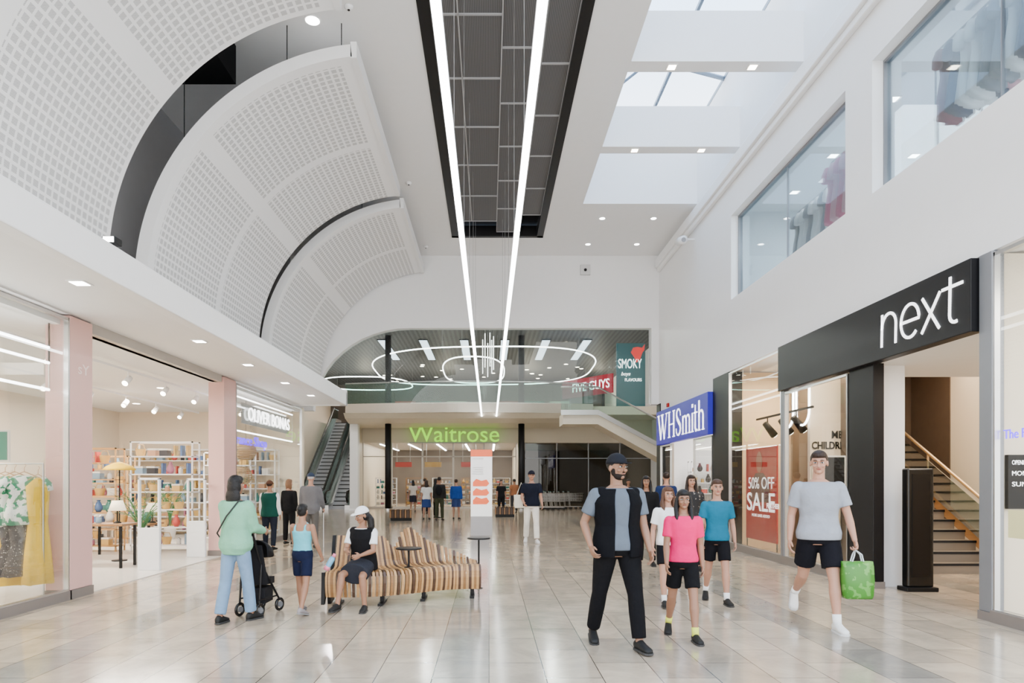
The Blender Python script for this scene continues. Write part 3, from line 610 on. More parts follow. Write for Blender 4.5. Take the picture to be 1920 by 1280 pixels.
e=E('floodlight',(-4.35,7.9,4.2),'small black floodlight on the white ledge','floodlight'); G().tube([(-4.35,7.9,4.2),(-4.35,7.9,4.3)],.012).obj('bracket',BLACK,par=e); bx('lamp_head',BLACK,e,-4.43,7.8,4.28,-4.27,7.95,4.36,.01); bx('lens',LAMP,e,-4.41,7.795,4.29,-4.29,7.8,4.35)
# ---------------- upper shop behind windows
UW=M('upper_shop_wall',(.55,.60,.63),.6)
struct('ceiling',M('upper_shop_ceiling',(.68,.72,.75),.6),RX+.3,3,8.0,12,16.5,8.1)
struct('wall_upper_shop_back',UW,10.5,3,5.0,10.6,16.5,8.0)
struct('wall_upper_shop_far',UW,RX+.3,16.3,5.0,10.5,16.4,8.0)
struct('trim_30',M('upper_shop_floor',(.4,.4,.4),.4),RX+.3,3,5.2,10.5,16.3,5.3)
for y0,y1 in ((3.2,9.98),(10.73,15.8)):
    e=E('upper_window',(RX+.2,(y0+y1)/2,5.76),'large bluish glazed window to the upper shop','window')
    bx('glass',GLASSB,e,RX+.2,y0,5.8,RX+.215,y1,7.66)
    g=G(); g.box(RX+.16,y0,5.76,RX+.26,y1,5.8).box(RX+.16,y0,7.66,RX+.26,y1,7.7).box(RX+.16,y0,5.8,RX+.26,y0+.03,7.66).box(RX+.16,y1-.03,5.8,RX+.26,y1,7.66)
    n=3 if y0<5 else 2
    for k in range(1,n): yy=y0+(y1-y0)*k/n; g.box(RX+.19,yy-.006,5.8,RX+.225,yy+.006,7.66)
    g.obj('frame',GREYM,par=e)
for x in (6.8,8.4):
    for y in (5,7,9,11.5,13.5,15.2): downlight(x,y,8.0,.1,True,grp='upper shop downlights')
area((8.2,7.5,7.9),2.5,4,330,(.9,.95,1)); area((8.2,13,7.9),2.5,3,260,(.9,.95,1))
UP=[M('cl_pink',(.65,.08,.22),.8),M('cl_white',(.8,.8,.8),.8),M('cl_navy',(.02,.035,.09),.8),M('cl_rose',(.75,.35,.42),.8),M('cl_grey',(.2,.22,.26),.8),M('cl_wine',(.2,.02,.05),.8)]
def rail(x,y0,y1,z0,zr,seq,L=.8,w=.44):
    e=E('clothes_rail',(x,(y0+y1)/2,z0),'dark clothes rail in the upper shop','clothes rail'); G().tube([(x,y0,z0),(x,y0,zr),(x,y1,zr),(x,y1,z0)],.015,8).obj('rail',GREYM,par=e)
    y=y0+.15; i=0; pr={}
    while y<y1-.1:
        c=seq[i%len(seq)]
        if c not in pr: pr[c]=garment('hanging_garment','garment on a hanger in the upper shop',x,y,zr-.15,w,L,UP[c],rad(30),True,1.2,grp='upper shop garments')
        else: dup(pr[c],(0,y-pr[c].location.y,0))
        y+=.2; i+=1
rail(6.15,5.0,9.4,5.3,7.45,[4,1,1,2,5,2,1,4],.9); rail(6.12,10.95,12.2,5.3,7.25,[0,0,3,0,3],1.0); rail(6.9,5.4,9.6,5.3,7.75,[1,3,2,1],.85); rail(6.6,12.9,14.6,5.3,7.3,[1,4,1],.9)
# ================================================================ COURT BEYOND
struct('ceiling',BAFFLE,-16,22.8,9.5,11,58,9.6)
struct('wall_court_left',CREAM,-13.2,20.45,0,-13,58,9.5)
struct('wall_court_near_left',CREAM,-13,20.45,3.8,-6.6,20.6,9.5)
struct('wall_court_right',WHITE,9.5,22.8,0,9.7,58,9.5)
struct('wall_court_near_right',WHITE,5.9,22.75,0,9.7,22.9,9.5)
struct('wall_court_far',M('food_hall_wall',(.07,.055,.042),.6,var=.5,scale=.8),-13,56,5.6,9.5,56.2,9.5)
struct('trim_40',BEIGE,-7.6,36.6,5.15,9.5,56,5.6)
g=G(); ring=[]
for i in range(25):
    t=i/24; x=-7.6+13.1*t; y=36.1-.9*math.sin(math.pi*t)
    ring.append([Vector((x,y,5.14)),Vector((x,y,5.66)),Vector((x,36.6,5.66)),Vector((x,36.6,5.14))])
g.loft(ring).obj('balcony_edge',M('balcony_metal',(.55,.50,.43),.25,.6),label='curved metal clad balcony edge above the supermarket',cat='balcony')
e=E('glass_balustrade',(-2,35.5,5.66),'curved glass balustrade with steel handrail on the balcony','balustrade')
g=G(); h=G(); pts=[]
for i in range(25):
    t=i/24; x=-7.6+13.1*t; y=36.15-.9*math.sin(math.pi*t); pts.append((x,y))
g.loft([[Vector((x,y,5.66)),Vector((x,y+.02,5.66)),Vector((x,y+.02,6.7)),Vector((x,y,6.7))] for x,y in pts]); g.obj('glass',glassmat('green_rail_glass',(.62,.86,.80),.8,.05),par=e)
h.tube([(x,y,6.74) for x,y in pts],.035,8); h.obj('handrail',STEEL,par=e,smooth=True)
CR=M('canopy_cream',(.76,.69,.56),.4)
prof=[(35.6,5.14),(36.0,4.9),(36.8,4.72),(38.2,4.66),(39.6,4.66),(39.6,5.14)]
G().loft([[Vector((x,y,z)) for y,z in prof] for x in (-7.6,4.0)]).obj('entrance_canopy',CR,label='curved cream canopy over the supermarket entrance',cat='canopy')
struct('wall_supermarket_fascia',BEIGE,-7.6,39.8,3.83,9.5,40,5.15)
GN=M('sign_green',(.16,.45,.01),.4,es=1.6,ecol=(.25,.68,.01))
e=E('shop_sign',(-2,39.6,3.9),'bright green supermarket lettering on the fascia','sign')
text('lettering','Waitrose',(-4.62,39.3,3.84),5.2,.92,'F',GN,.12,par=e); G().box(-4.6,39.3,3.80,.5,39.8,3.83).obj('mounting_rail',GREYM,par=e)
for i,(a,b) in enumerate(((-7.4,-5.7),(-5.7,-3.9),(-3.9,-2.1),(-2.1,-.3),(-.3,1.6))):
    e=E('supermarket_window',((a+b)/2,40,0),'full height supermarket glazing with pale frame','window','supermarket glazing'); bx('glass',GLASS,e,a+.04,39.99,.1,b-.04,40.01,3.8)
    G().box(a,39.95,0,a+.05,40.05,3.83).box(b-.05,39.95,0,b,40.05,3.83).box(a,39.95,3.0,b,40.05,3.06).box(a,39.95,0,b,40.05,.1).obj('frame',M('pale_frame',(.55,.51,.45),.4),par=e)
for i in range(4):
    a=2.1+i*1.85; e=E('dark_window',(a+.9,40,0),'dark tinted full height glazing','window','dark glazing'); bx('glass',GLASSD,e,a+.03,39.99,.1,a+1.82,40.01,3.8); G().box(a,39.95,0,a+.04,40.05,3.83).box(a,39.95,2.9,a+1.85,40.05,2.95).obj('frame',GREYM,par=e)
struct('wall_supermarket_back',M('dim_wall',(.14,.115,.095),.7,var=.4,scale=1),-9,50,0,9.5,50.2,5)
struct('ceiling',M('supermarket_ceiling',(.45,.42,.38),.7),-7.4,40.05,3.85,9.5,50,3.95)
struct('wall_supermarket_side',BEIGE,1.7,40.1,0,2.0,50,3.85)
struct('wall_supermarket_side',BEIGE,-7.6,38,0,-7.4,50,5.15)
for x in (-6.5,-4.8,-3.1,-1.4,.3):
    e=E('ceiling_strip_light',(x,44,3.8),'bright linear ceiling light in the supermarket','light','supermarket strip lights'); bx('diffuser',LAMP,e,x-.05,40.8,3.78,x+.05,49,3.81); bx('housing',WHITE2,e,x-.08,40.8,3.81,x+.08,49,3.85)
area((-3,44,3.7),6,5,160,(1,.83,.60)); area((5,44,3.7),4,3,90,(1,.9,.8))
for i in range(5):
    shelfunit(-7+i*1.75,42+(i%2),-5.7+i*1.75,42.4+(i%2),1.8,[WHITE2,WOODM][i%2],5,'supermarket shelving with colourful goods')
for x,c in ((-5.2,0),(-1.2,0),(-3.4,4)):
    e=E('hanging_banner',(x,41.5,2.4),'coloured hanging sign board in the supermarket','banner'); bx('board',IM[c],e,x-.5,41.5,2.45,x+.5,41.54,2.75)
    for q in (-.4,.4): G().tube([(x+q,41.52,2.75),(x+q,41.52,3.85)],.01).obj('wire',STEEL,par=e)
for x,y in ((-5.5,37.2),(1.76,37.2)):
    for z0,z1 in ((0,4.72),(5.66,9.5)):
        e=E('round_column',(x,y-.0,z0),'slim round black structural column','column'); G().lathe([(.17,0),(.17,z1-z0)],(x,y,z0),24).obj('shaft',BLACK,par=e,smooth=True); G().lathe([(.2,0),(.2,.1)],(x,y,z0),24).obj('collar',STEEL,par=e)
e=E('square_column',(-7.35,37.5,0),'square white column beside the escalator','column'); bx('shaft',WHITE2,e,-7.6,37.2,0,-7.15,37.7,5.15,.02); bx('base_plate',STEEL,e,-7.62,37.18,0,-7.13,37.72,.1)
def ringlight(cx,cy,z,rx,ry,r,lab,ex=2.0,dz=0):
    e=E('ring_light',(cx,cy,z),lab,'ring light','suspended ring lights')
    def P(t):
        c=math.cos(t); s=math.sin(t); a=math.copysign(abs(c)**(2/ex),c); b=math.copysign(abs(s)**(2/ex),s)
        return (cx+rx*a*(1+.10*s),cy+ry*b,z+dz*c)
    G().tube([P(2*math.pi*(k+.5)/72) for k in range(72)],r,8,loop=True).obj('tube',RINGM,par=e,smooth=True)
    for k in range(6): q=P(2*math.pi*(k+.3)/6); G().tube([q,(q[0],q[1],9.48)],.008,4).obj('suspension_wire',WIREM,par=e)
ringlight(-.3,42.6,8.6,6.8,7.0,.034,'large rounded white loop light hung from the dark ceiling',3.0,.12)
ringlight(-.9,40.5,8.1,1.8,4.8,.034,'small rounded white loop light hung from the dark ceiling',2.8)
ringlight(-8.4,47,8.3,3.0,3.2,.034,'rounded white loop light hung from the dark ceiling',2.7)
for i in range(26): downlight(-8+random.random()*15,46+random.random()*9,9.5,.13,mat=LAMPW,grp='food hall downlights')
RG=M('skylight_reflection_glow',(.75,.87,1),.5,es=2.5,var=0)  # emission imitates bluish skylight reflections, not actual roof lights
for i in range(6):
    x=-6.0+2.3*i; e=E('skylight_reflection_panel',(x,41,9.4),'narrow pale glowing strip imitating skylight reflections','skylight reflection','court skylight reflections'); bx('panel',RG,e,x-.22,38.2,9.44,x+.22,44.2,9.49); bx('frame',BLACK,e,x-.27,38.1,9.46,x+.27,44.3,9.498)
for i,(x,z0) in enumerate(((-.28,6.3),(-.18,6.6),(-.06,6.2),(.04,6.7),(.12,6.4),(.2,6.6))):
    e=E('vertical_tube_light',(x,30+.15*i,z0),'slim vertical glass tube light hung on a wire','pendant light','cluster of vertical tube lights'); G().tube([(x,30+.15*i,z0),(x,30+.15*i,z0+1.5)],.02,8).obj('tube',M('tube_soft_glow',(1,.98,.95),.3,es=3,var=0),par=e); G().tube([(x,30+.15*i,z0+1.5),(x,30+.15*i,9.5)],.005,4).obj('suspension_wire',WIREM,par=e)
for x in (-9,-3,3,8): 
    point((x,33,7.4),70,(1,.96,.9),.06); point((x,50,8.0),80,(1,.85,.65),.06)
for x in (-8,-2,3): point((x,29,8.0),130,(1,.97,.93),.06)
point((-9.3,40,8.0),150,(1,.95,.88),.06)  # added to brighten the escalators
for i in range(7):
    x=-6.5+i*2.0; e=E('food_counter',(x,53,5.6),'lit food counter with canopy on the upper floor','counter','food hall counters')
    bx('counter_front',WOODM,e,x-.8,52.6,5.6,x+.8,53.3,6.6); bx('menu_board',[IM[0],IM[3],IM[2],IM[7]][i%4],e,x-.8,53.0,7.3,x+.8,53.1,7.8); bx('light_box',LAMPW,e,x-.7,52.95,7.15,x+.7,53.05,7.2)
    for q in (-.8,.75): bx('post',BLACK,e,x+q,53.0,6.6,x+q+.05,53.05,7.8)
P0=Vector((4.35,40.6,6.45)); P1=Vector((6.75,37.4,6.45)); X=(P1-P0).normalized(); Zn=X.cross(Vector((0,0,1)))
L=(P1-P0).length; mt=fmtx(P0,(X,Vector((0,0,1)),Zn))
RS=M('red_sign',(.22,.004,.012),.4,es=.8,ecol=(.32,.006,.02),spec=.2)
e=E('restaurant_sign',P0,'long red restaurant sign with white capital lettering','sign')
g=G(); g.box(0,.0,-.1,L,1.05,0,m=mt).obj('sign_board',RS,par=e); text('lettering','FIVE GUYS',mt@Vector((.9,.3,0)),2.9,.5,(X,Vector((0,0,1)),Zn),LW,.03,par=e)
for q in (.6,L-.8): g=G(); g.box(q,-.85,-.09,q+.1,0,-.01,m=mt).obj('support_leg',BLACK,par=e)
TEAL=M('teal_panel',(.008,.085,.10),.5)
e=E('restaurant_sign',(7.5,36.8,5.66),'tall teal restaurant sign panel with white lettering','sign')
bx('panel',TEAL,e,6.85,36.7,5.6,8.4,36.85,9.0,.01); text('lettering','SMOKY',(6.95,36.69,7.65),1.25,.5,'F',LW,.02,par=e); text('lettering','boys',(7.1,36.69,7.2),.5,.25,'F',LW,.02,par=e,shear=.3); text('lettering','FLAVOURS',(7.3,36.69,6.95),.9,.16,'F',LW,.02,par=e)
bull=[(0,0),(.12,.25),(.35,.3),(.6,.25),(.75,.45),(.72,.12),(.62,.0),(.5,-.35),(.3,-.55),(.2,-.3)]
G().prism(bull,fmtx((7.62,36.69,8.5),'F'),0,.02).obj('red_bull_head_emblem',M('emblem_red',(.6,.015,.015),.5,es=.8),par=e)
e=E('court_staircase',(6,32,2),'open staircase with glass sides joining the balcony','staircase')
G().loft([[Vector((x,z0,z)) for x,z in ((3.4,4.2),(5.0,4.2),(8.6,2.2),(9.4,2.2),(9.4,2.6),(8.6,2.75),(5.0,4.7),(3.4,4.7))] for z0 in (31.4,33)]).obj('structure',CR,par=e)
G().loft([[Vector((x,yy,z)) for x,z in ((3.3,4.62),(5.0,4.62),(8.6,2.7),(8.6,2.9),(5.0,4.85),(3.3,4.85))] for yy in (31.38,31.3)]).obj('steel_edge',STEEL,par=e)
G().loft([[Vector((x,yy,z)) for x,z in ((3.3,4.85),(5.0,4.85),(8.6,2.9),(8.6,3.9),(5.0,5.85),(3.3,5.85))] for yy in (31.33,31.35)]).obj('glass_side',GLASSG,par=e)
G().tube([(3.3,31.34,5.9),(5.0,31.34,5.9),(8.6,31.34,3.95)],.04,8).obj('handrail',STEEL,par=e)
def escalator(x0,x1,yb,yt,zt,lab):
    e=E('escalator',((x0+x1)/2,yb,0),lab,'escalator','escalators'); n=24
    g=G()
    for i in range(n):
        y=yb+1+(yt-yb-1)*i/n; z=zt*(i+1)/n; g.box(x0+.3,y,max(0,z-.5),x1-.3,y+(yt-yb-1)/n,z)
    g.obj('steps',M('escalator_step',(.30,.31,.33),.35,.6),par=e)
    g=G()
    for i in range(n):
        y=yb+1+(yt-yb-1)*i/n; z=zt*(i+1)/n; g.box(x0+.32,y-.01,z-.05,x1-.32,y+.04,z+.006)
    g.obj('step_edges',BLACK,par=e)
    for x in (x0,x1-.3):
        G().loft([[Vector((a,yb,0)),Vector((a,yb,.25)),Vector((a,yb+1,.35)),Vector((a,yt,zt+.3)),Vector((a,yt+1.5,zt+.3)),Vector((a,yt+1.5,zt-.5)),Vector((a,yb+1.5,0))] for a in (x,x+.3)]).obj('side_cladding',STEEL,par=e)
        xx=x+.13; G().loft([[Vector((a,yb+.2,.27)),Vector((a,yb+1,.35)),Vector((a,yt,zt+.3)),Vector((a,yt+1.2,zt+.3)),Vector((a,yt+1.2,zt+1.0)),Vector((a,yt,zt+1.0)),Vector((a,yb+1,1.05)),Vector((a,yb+.1,.95))] for a in (xx,xx+.02)]).obj('glass_side',GLASSG,par=e)
        G().tube([(xx,yb+.1,.4),(xx,yb-.1,.7),(xx,yb+.1,1.0),(xx,yb+1,1.08),(xx,yt,zt+1.03),(xx,yt+1.3,zt+1.03)],.06,8).obj('handrail',BLACKG,par=e,smooth=True)
escalator(-10.8,-9.25,37.8,47,5.6,'grey escalator with glass sides rising to the upper floor'); escalator(-9.2,-7.7,37.8,47,5.6,'grey escalator with glass sides rising to the upper floor')
struct('wall_escalator',CREAM,-11.2,37,0,-11.1,56,5.5)
def trolley(x,y):
    e=E('shopping_trolley',(x,y,0),'wire shopping trolley nested in a row','shopping trolley','row of nested trolleys')
    g=G()
    for z,a in ((.45,0),(.6,.04),(.75,.07),(.9,.1)):
        g.tube([(x-.25,y-.25-a*.3,z),(x+.45+a,y-.25-a*.3,z),(x+.45+a,y+.25+a*.3,z),(x-.25,y+.25+a*.3,z)],.008,4,loop=True)
    for k in range(8):
        xx=x-.25+.1*k
        for s in (-1,1): g.tube([(xx,y+s*.25,.45),(xx+.02,y+s*.28,.9)],.005,4)
    g.obj('wire_basket',STEEL,par=e)
    G().tube([(x-.3,y-.28,1.0),(x-.3,y+.28,1.0)],.02).obj('handle',IM[3],par=e); G().tube([(x-.3,y-.28,1.0),(x-.2,y-.25,.15),(x+.45,y-.25,.12)],.015).tube([(x-.3,y+.28,1.0),(x-.2,y+.25,.15),(x+.45,y+.25,.12)],.015).obj('chassis',STEEL,par=e)
    for wx in (-.2,.42):
        for s in (-1,1): G().tube([(x+wx,y+s*.25-.015,.06),(x+wx,y+s*.25+.015,.06)],.06,12).obj('wheel',BLACK,par=e)
    return e
t0=trolley(2.6,39.2)
for i in range(1,9): dup(t0,(.28*i,0,0))
t1=dup(t0,(0,-1.2,0))
for i in range(1,5): dup(t1,(.28*i,0,0))
# ================================================================ TOTEM
e=E('directory_totem',(-.22,19.8,0),'tall white and orange wayfinding totem on grey base','sign')
OR=M('totem_orange',(.78,.12,.03),.4,es=.8); TW=M('totem_white',(.9,.9,.9),.4,es=.8)
bx('upper_panel',TW,e,-.53,19.75,.55,.09,19.87,2.48,.005); bx('base',M('totem_grey',(.45,.45,.47),.4),e,-.53,19.75,0,.09,19.87,.55)
bx('header_band',OR,e,-.53,19.74,2.28,.09,19.75,2.48)
for i,z in enumerate((1.42,1.15,.90)):
    G().prism([(0,0),(.4,0),(.48,.08),(.4,.2),(.25,.16),(.1,.22),(0,.12)],fmtx((-.47,19.75,z),'F'),0,.008).obj('map_block',OR,par=e)
for i,s in enumerate(('MAP OF CENTRE','GROUND','UPPER','SHOPS','FOOD')): text('lettering',s,(-.47,19.748,2.2-.07*i if i<1 else 2.0-.06*i),.3,.035,'F',M('grey_letter',(.3,.3,.3),.5),.004,par=e)
# ================================================================ BENCH
def bez(t,P):
    n=len(P)-1; seg=min(int(t*n),n-1); u=t*n-seg
    p0=P[max(seg-1,0)];p1=P[seg];p2=P[seg+1];p3=P[min(seg+2,n)]
    f=lambda a,b,c,d:.5*((2*b)+(-a+c)*u+(2*a-5*b+4*c-d)*u*u+(-a+3*b-3*c+d)*u**3)
    return Vector((f(p0[0],p1[0],p2[0],p3[0]),f(p0[1],p1[1],p2[1],p3[1]),0))
BP=[(-1.98,8.62),(-1.62,8.62),(-1.25,8.76),(-.90,9.02),(-.54,9.22),(-.16,9.28)]
bench=E('slatted_bench',(-1.1,9,0),'curving bench of alternating light and dark wooden slats','bench')
g=G(); NR=54
def hb(t):
    b=.84-.03*t
    b-=.16*math.exp(-((t-.50)/.05)**2)
    b+=.10*math.exp(-((t-.61)/.07)**2)
    if t>.62: b-=.40*((t-.62)/.38)**1.15
    return b
for i in range(NR):
    t=i/(NR-1); c=bez(t,BP); d=(bez(min(t+.01,1),BP)-bez(max(t-.01,0),BP)).normalized(); nrm=Vector((d.y,-d.x,0))
    h=hb(t); k=max(0,(h-.46)/.42)
    prof=[(-.39*k-.24*(1-k),h),(-.34*k-.24*(1-k),.46+(h-.46)*.75),(-.29*k-.23*(1-k),.46+(h-.46)*.45),(-.25,.46+(h-.46)*.2),(-.20,.45),(-.12,.425),(0,.42),(.12,.435),(.20,.44),(.25,.425),(.275,.38),(.275,.30),(.26,.2),(.24,.14)]
    mt=Matrix(((nrm.x,d.x,0,c.x),(nrm.y,d.y,0,c.y),(0,0,1,0),(0,0,0,1)))
    rings=[]
    for j,(a,z) in enumerate(prof):
        pa=Vector((prof[max(j-1,0)][0],prof[max(j-1,0)][1],0)); pb=Vector((prof[min(j+1,len(prof)-1)][0],prof[min(j+1,len(prof)-1)][1],0)); tt=(pb-pa).normalized(); nn=Vector((-tt.y,tt.x,0))*.014
        w=.0165
        rings.append([mt@Vector((a+nn.x,-w,z+nn.y)),mt@Vector((a+nn.x,w,z+nn.y)),mt@Vector((a-nn.x,w,z-nn.y)),mt@Vector((a-nn.x,-w,z-nn.y))])
    g.cur=[0,1,0,2][i%4]; g.loft(rings)
g.obj('slats',[WOODL,WOODD,WOODM],par=bench)
g=G(); g.tube([bez(k/20,BP)+Vector((0,0,.38)) for k in range(21)],.025,6); g.tube([bez(k/20,BP)+Vector((0,.12,.36)) for k in range(21)],.025,6)
for t in (.06,.34,.62,.95):
    c=bez(t,BP); g.box(c.x-.03,c.y-.2,0.0,c.x+.03,c.y+.2,.03).box(c.x-.025,c.y-.03,.02,c.x+.025,c.y+.05,.38)
g.obj('steel_frame',BLACK,par=bench)
c=bez(0,BP)
G().prism([(-.26,.02),(-.05,.0),(.05,.43),(.24,.05),(.30,.05),(.27,.44),(-.2,.40),(-.33,.85),(-.38,.85),(-.28,.42)],fmtx((c.x-.03,c.y,0),(Vector((0,-1,0)),Vector((0,0,1)),Vector((-1,0,0)))),0,.04).obj('end_frame',BLACK,par=bench)
def sidetable(x,y,z,r,lab,zb=0):
    e=E('side_table',(x,y,zb),lab,'table','small bench tables'); G().lathe([(r-.02,0),(r,.006),(r,.02),(r-.01,.025)],(x,y,z-.025),28).obj('table_top',BLACK,par=e); G().tube([(x,y,zb+.01),(x,y,z-.025)],.014,10).obj('stem',BLACK,par=e); G().lathe([(.06,0),(.06,.008),(.02,.02)],(x,y,zb)).obj('foot',BLACK,par=e)
sidetable(-1.04,8.84,.70,.17,'small round black table fixed to the bench seat',.44); sidetable(-.15,9.95,.74,.17,'small round black table at the bench end')
# ================================================================ PEOPLE
def remesh(g,vox,name,mat,par,sm=2,label=None):
    me=bpy.data.meshes.new('t'); me.from_pydata([tuple(v) for v in g.v],[],g.f)
    o=link(bpy.data.objects.new('t',me)); r=o.modifiers.new('r','REMESH'); r.mode='VOXEL'; r.voxel_size=vox; r.use_smooth_shade=True
    if sm: s=o.modifiers.new('s','SMOOTH'); s.factor=.5; s.iterations=sm
    dg=bpy.context.evaluated_depsgraph_get(); dg.update(); m2=bpy.data.meshes.new_from_object(o.evaluated_get(dg)); bpy.data.objects.remove(o); bpy.data.meshes.remove(me)
    m2.name=name; m2.materials.clear(); m2.materials.append(mat)
    m2.polygons.foreach_set('use_smooth',[True]*len(m2.polygons))
    n=link(bpy.data.objects.new(name,m2)); 
    if label: n['label']=label
    parent(n,par); return n
PROF=[(.84,.115,.09),(.90,.165,.115),(.96,.172,.12),(1.05,.148,.105),(1.12,.138,.10),(1.22,.15,.112),(1.32,.168,.118),(1.39,.172,.105),(1.435,.135,.085),(1.48,.068,.065)]
def pr(z):
    if z<=PROF[0][0]: return PROF[0][1:]
    for a,b in zip(PROF,PROF[1:]):
        if z<=b[0]:
            t=(z-a[0])/(b[0]-a[0]); return (a[1]+(b[1]-a[1])*t,a[2]+(b[2]-a[2])*t)
    return PROF[-1][1:]
def person(label,x,y,yaw,H,skin,top,bot,shoe,hair,legs=((0,0,3),(0,0,3)),arms=((0,8,10,0),(0,8,10,0)),lean=0,hy=0,ht=0,bw=1.0,near=True,topk='short',hem=.90,botk='pants',hairk='short',cap=None,beard=False,vest=None,loose=0,sock=None,strap=None,backpack=None,curl=(35,35),vox=None):
    s=H/1.76; vox=vox or (.0062 if near else .02); cv=.011 if near else .022
    yaw=rad(yaw); lean=rad(lean)
    R=Matrix.Rotation(lean,3,'X'); Pv=Vector((0,0,.95))
    tr=lambda v: Pv+R@(Vector(v)-Pv)
    def dr(f,ab,sg): f=rad(f); ab=rad(ab); return Vector((sg*math.sin(ab),-math.sin(f)*math.cos(ab),-math.cos(f)*math.cos(ab)))
    L=[]; low=9
    for i,sg in ((0,1),(1,-1)):
        a,b,ab=legs[i]; hip=Vector((sg*.09*bw,0,.92)); kn=hip+.43*dr(a,ab,sg); an=kn+.41*dr(a-b,ab*.4,sg)
        pitch=rad(max(0,min(55,-(a-b)-12)))-rad(max(0,min(18,(a-b)-12)) if b<20 else 0)
        F=Vector((sg*.16,-math.cos(pitch),-math.sin(pitch))).normalized(); W=Vector((1,0,0)); W=(W-F*W.dot(F)).normalized(); U=F.cross(W)
        if U.z<0: U=-U
        for t in (-.06,.17): low=min(low,(an+F*t-U*.08).z)
        L.append((hip,kn,an,F,U,W))
    A=[]
    for i,sg in ((0,1),(1,-1)):
        f,ab,el,inn=arms[i]; sh=tr((sg*.178*bw,0,1.395)); e1=sh+.28*dr(f,ab,sg); d2=dr(f+el,-inn if inn else ab*.5,sg); wr=e1+.245*d2; A.append((sh,e1,wr,d2,sg))
    T=Matrix.Translation((x,y,-low*s))@Matrix.Rotation(yaw,4,'Z')@Matrix.Diagonal((s,s,s,1))
    e=E('person',(x,y,0),label,'person')
    def out(g,name,mat,v=None,sm=2,lab=None):
        g.v=[T@p for p in g.v]; return remesh(g,(v or cv),name,mat,e,sm,lab)
    def raw(g,name,mat,lab=None):
        return g.obj(name,mat,par=e,smooth=True,mtx=T)
    def torso(g,z0,z1,inf,n=24,top_in=0,bww=None,flare=0):
        zs=[z0]+[p[0] for p in PROF if z0<p[0]<z1]+[z1]; rings=[]
        for z in zs:
            rx,ry=pr(z); k=(1-(z-z0)/(z1-z0)); rx=rx*bw+inf+flare*k; ry=ry*(1+(bw-1)*.8)+inf+flare*k*.8
            rings.append([tr((rx*math.copysign(abs(math.cos(t))**.85,math.cos(t)),ry*math.copysign(abs(math.sin(t))**.85,math.sin(t)),z)) for t in [2*math.pi*k2/n for k2 in range(n)]])
        g.loft(rings)
    C=tr((0,-.012,1.645)); Rh=R@Matrix.Rotation(rad(hy),3,'Z')@Matrix.Rotation(rad(ht),3,'X')
    hp=lambda v: C+Rh@Vector(v)
    SK=M('skin_%d'%int(skin[0]*1000),skin,.55,var=.06,scale=20)
    g=G(); torso(g,.84,1.48,-.006)
    g.tube([tr((0,.012,1.42)),hp((0,.02,-.05))],[.06,.05],14)
    g.sph(hp((0,.014,.022)),(.073,.092,.090),20,14,Rh); g.sph(hp((0,-.022,-.035)),(.057,.062,.076),18,12,Rh); g.sph(hp((0,-.058,-.088)),(.028,.024,.022),12,8,Rh)
    g.cap(hp((0,-.084,.0)),hp((0,-.104,-.034)),.008,.014,8); g.sph(hp((0,-.080,.022)),(.045,.014,.012),12,6,Rh)
    g.sph(hp((.036,-.066,-.03)),(.022,.018,.018),10,6,Rh); g.sph(hp((-.036,-.066,-.03)),(.022,.018,.018),10,6,Rh)
    g.sph(hp((.076,.012,-.012)),(.01,.02,.03),8,8,Rh); g.sph(hp((-.076,.012,-.012)),(.01,.02,.03),8,8,Rh)
    for hip,kn,an,F,U,W in L:
        g.tube([hip,hip.lerp(kn,.3),kn],[.078*bw,.078*bw,.052],14); g.sph(hip,.078*bw); g.sph(kn,.053,12,8)
        g.tube([kn,kn.lerp(an,.3),kn.lerp(an,.7),an],[.05,.055,.038,.033],14); g.sph(an,.035)
        g.cap(an-F*.03-U*.04,an+F*.12-U*.055,.03,.022,10)
    hands=[]
    for ai,(sh,el,wr,d,sg) in enumerate(A):
        g.sph(sh,.05); g.tube([sh,sh.lerp(el,.4),el],[.05,.046,.037],14); g.sph(el,.038); g.tube([el,el.lerp(wr,.3),wr],[.037,.038,.024],14)
        n=Vector((-sg,0,0)); n=(n-d*n.dot(d)).normalized(); w=d.cross(n).normalized()
        if w.y>0: w=-w
        Rm=Matrix((w,n,d)).transposed(); g.sph(wr,.025)
        g.sph(wr+d*.048,(.040,.017,.052),14,10,Rm)
        for q,(o,ln) in enumerate(((.031,.068),(.0105,.078),(-.0105,.072),(-.031,.056))):
            c0=rad(curl[ai]*(.5+.08*q)); c1=rad(curl[ai]*1.25); c2=rad(curl[ai]*1.9)
            p0=wr+d*(.078 if q<3 else .072)+w*o; sp=w*(o*.28)
            p1=p0+(d*math.cos(c0)+n*math.sin(c0))*ln*.48+sp*.6; p2=p1+(d*math.cos(c1)+n*math.sin(c1))*ln*.32; p3=p2+(d*math.cos(c2)+n*math.sin(c2))*ln*.24
            g.tube([p0-d*.02,p0,p1,p2,p3],[.009,.0088,.0082,.0075,.006],8); g.sph(p3,.006,8,5)
        q0=wr+d*.025+w*.024; q1=q0+(d*.6+w*.72+n*.25).normalized()*.038; q2=q1+(d*.9+w*.2+n*.35).normalized()*.03
        g.tube([q0,q1,q2],[.014,.0105,.0085],8); g.sph(q2,.0085,8,5)
        hands.append(T@(wr+d*.095+n*.02))
    out(g,'body',SK,vox)
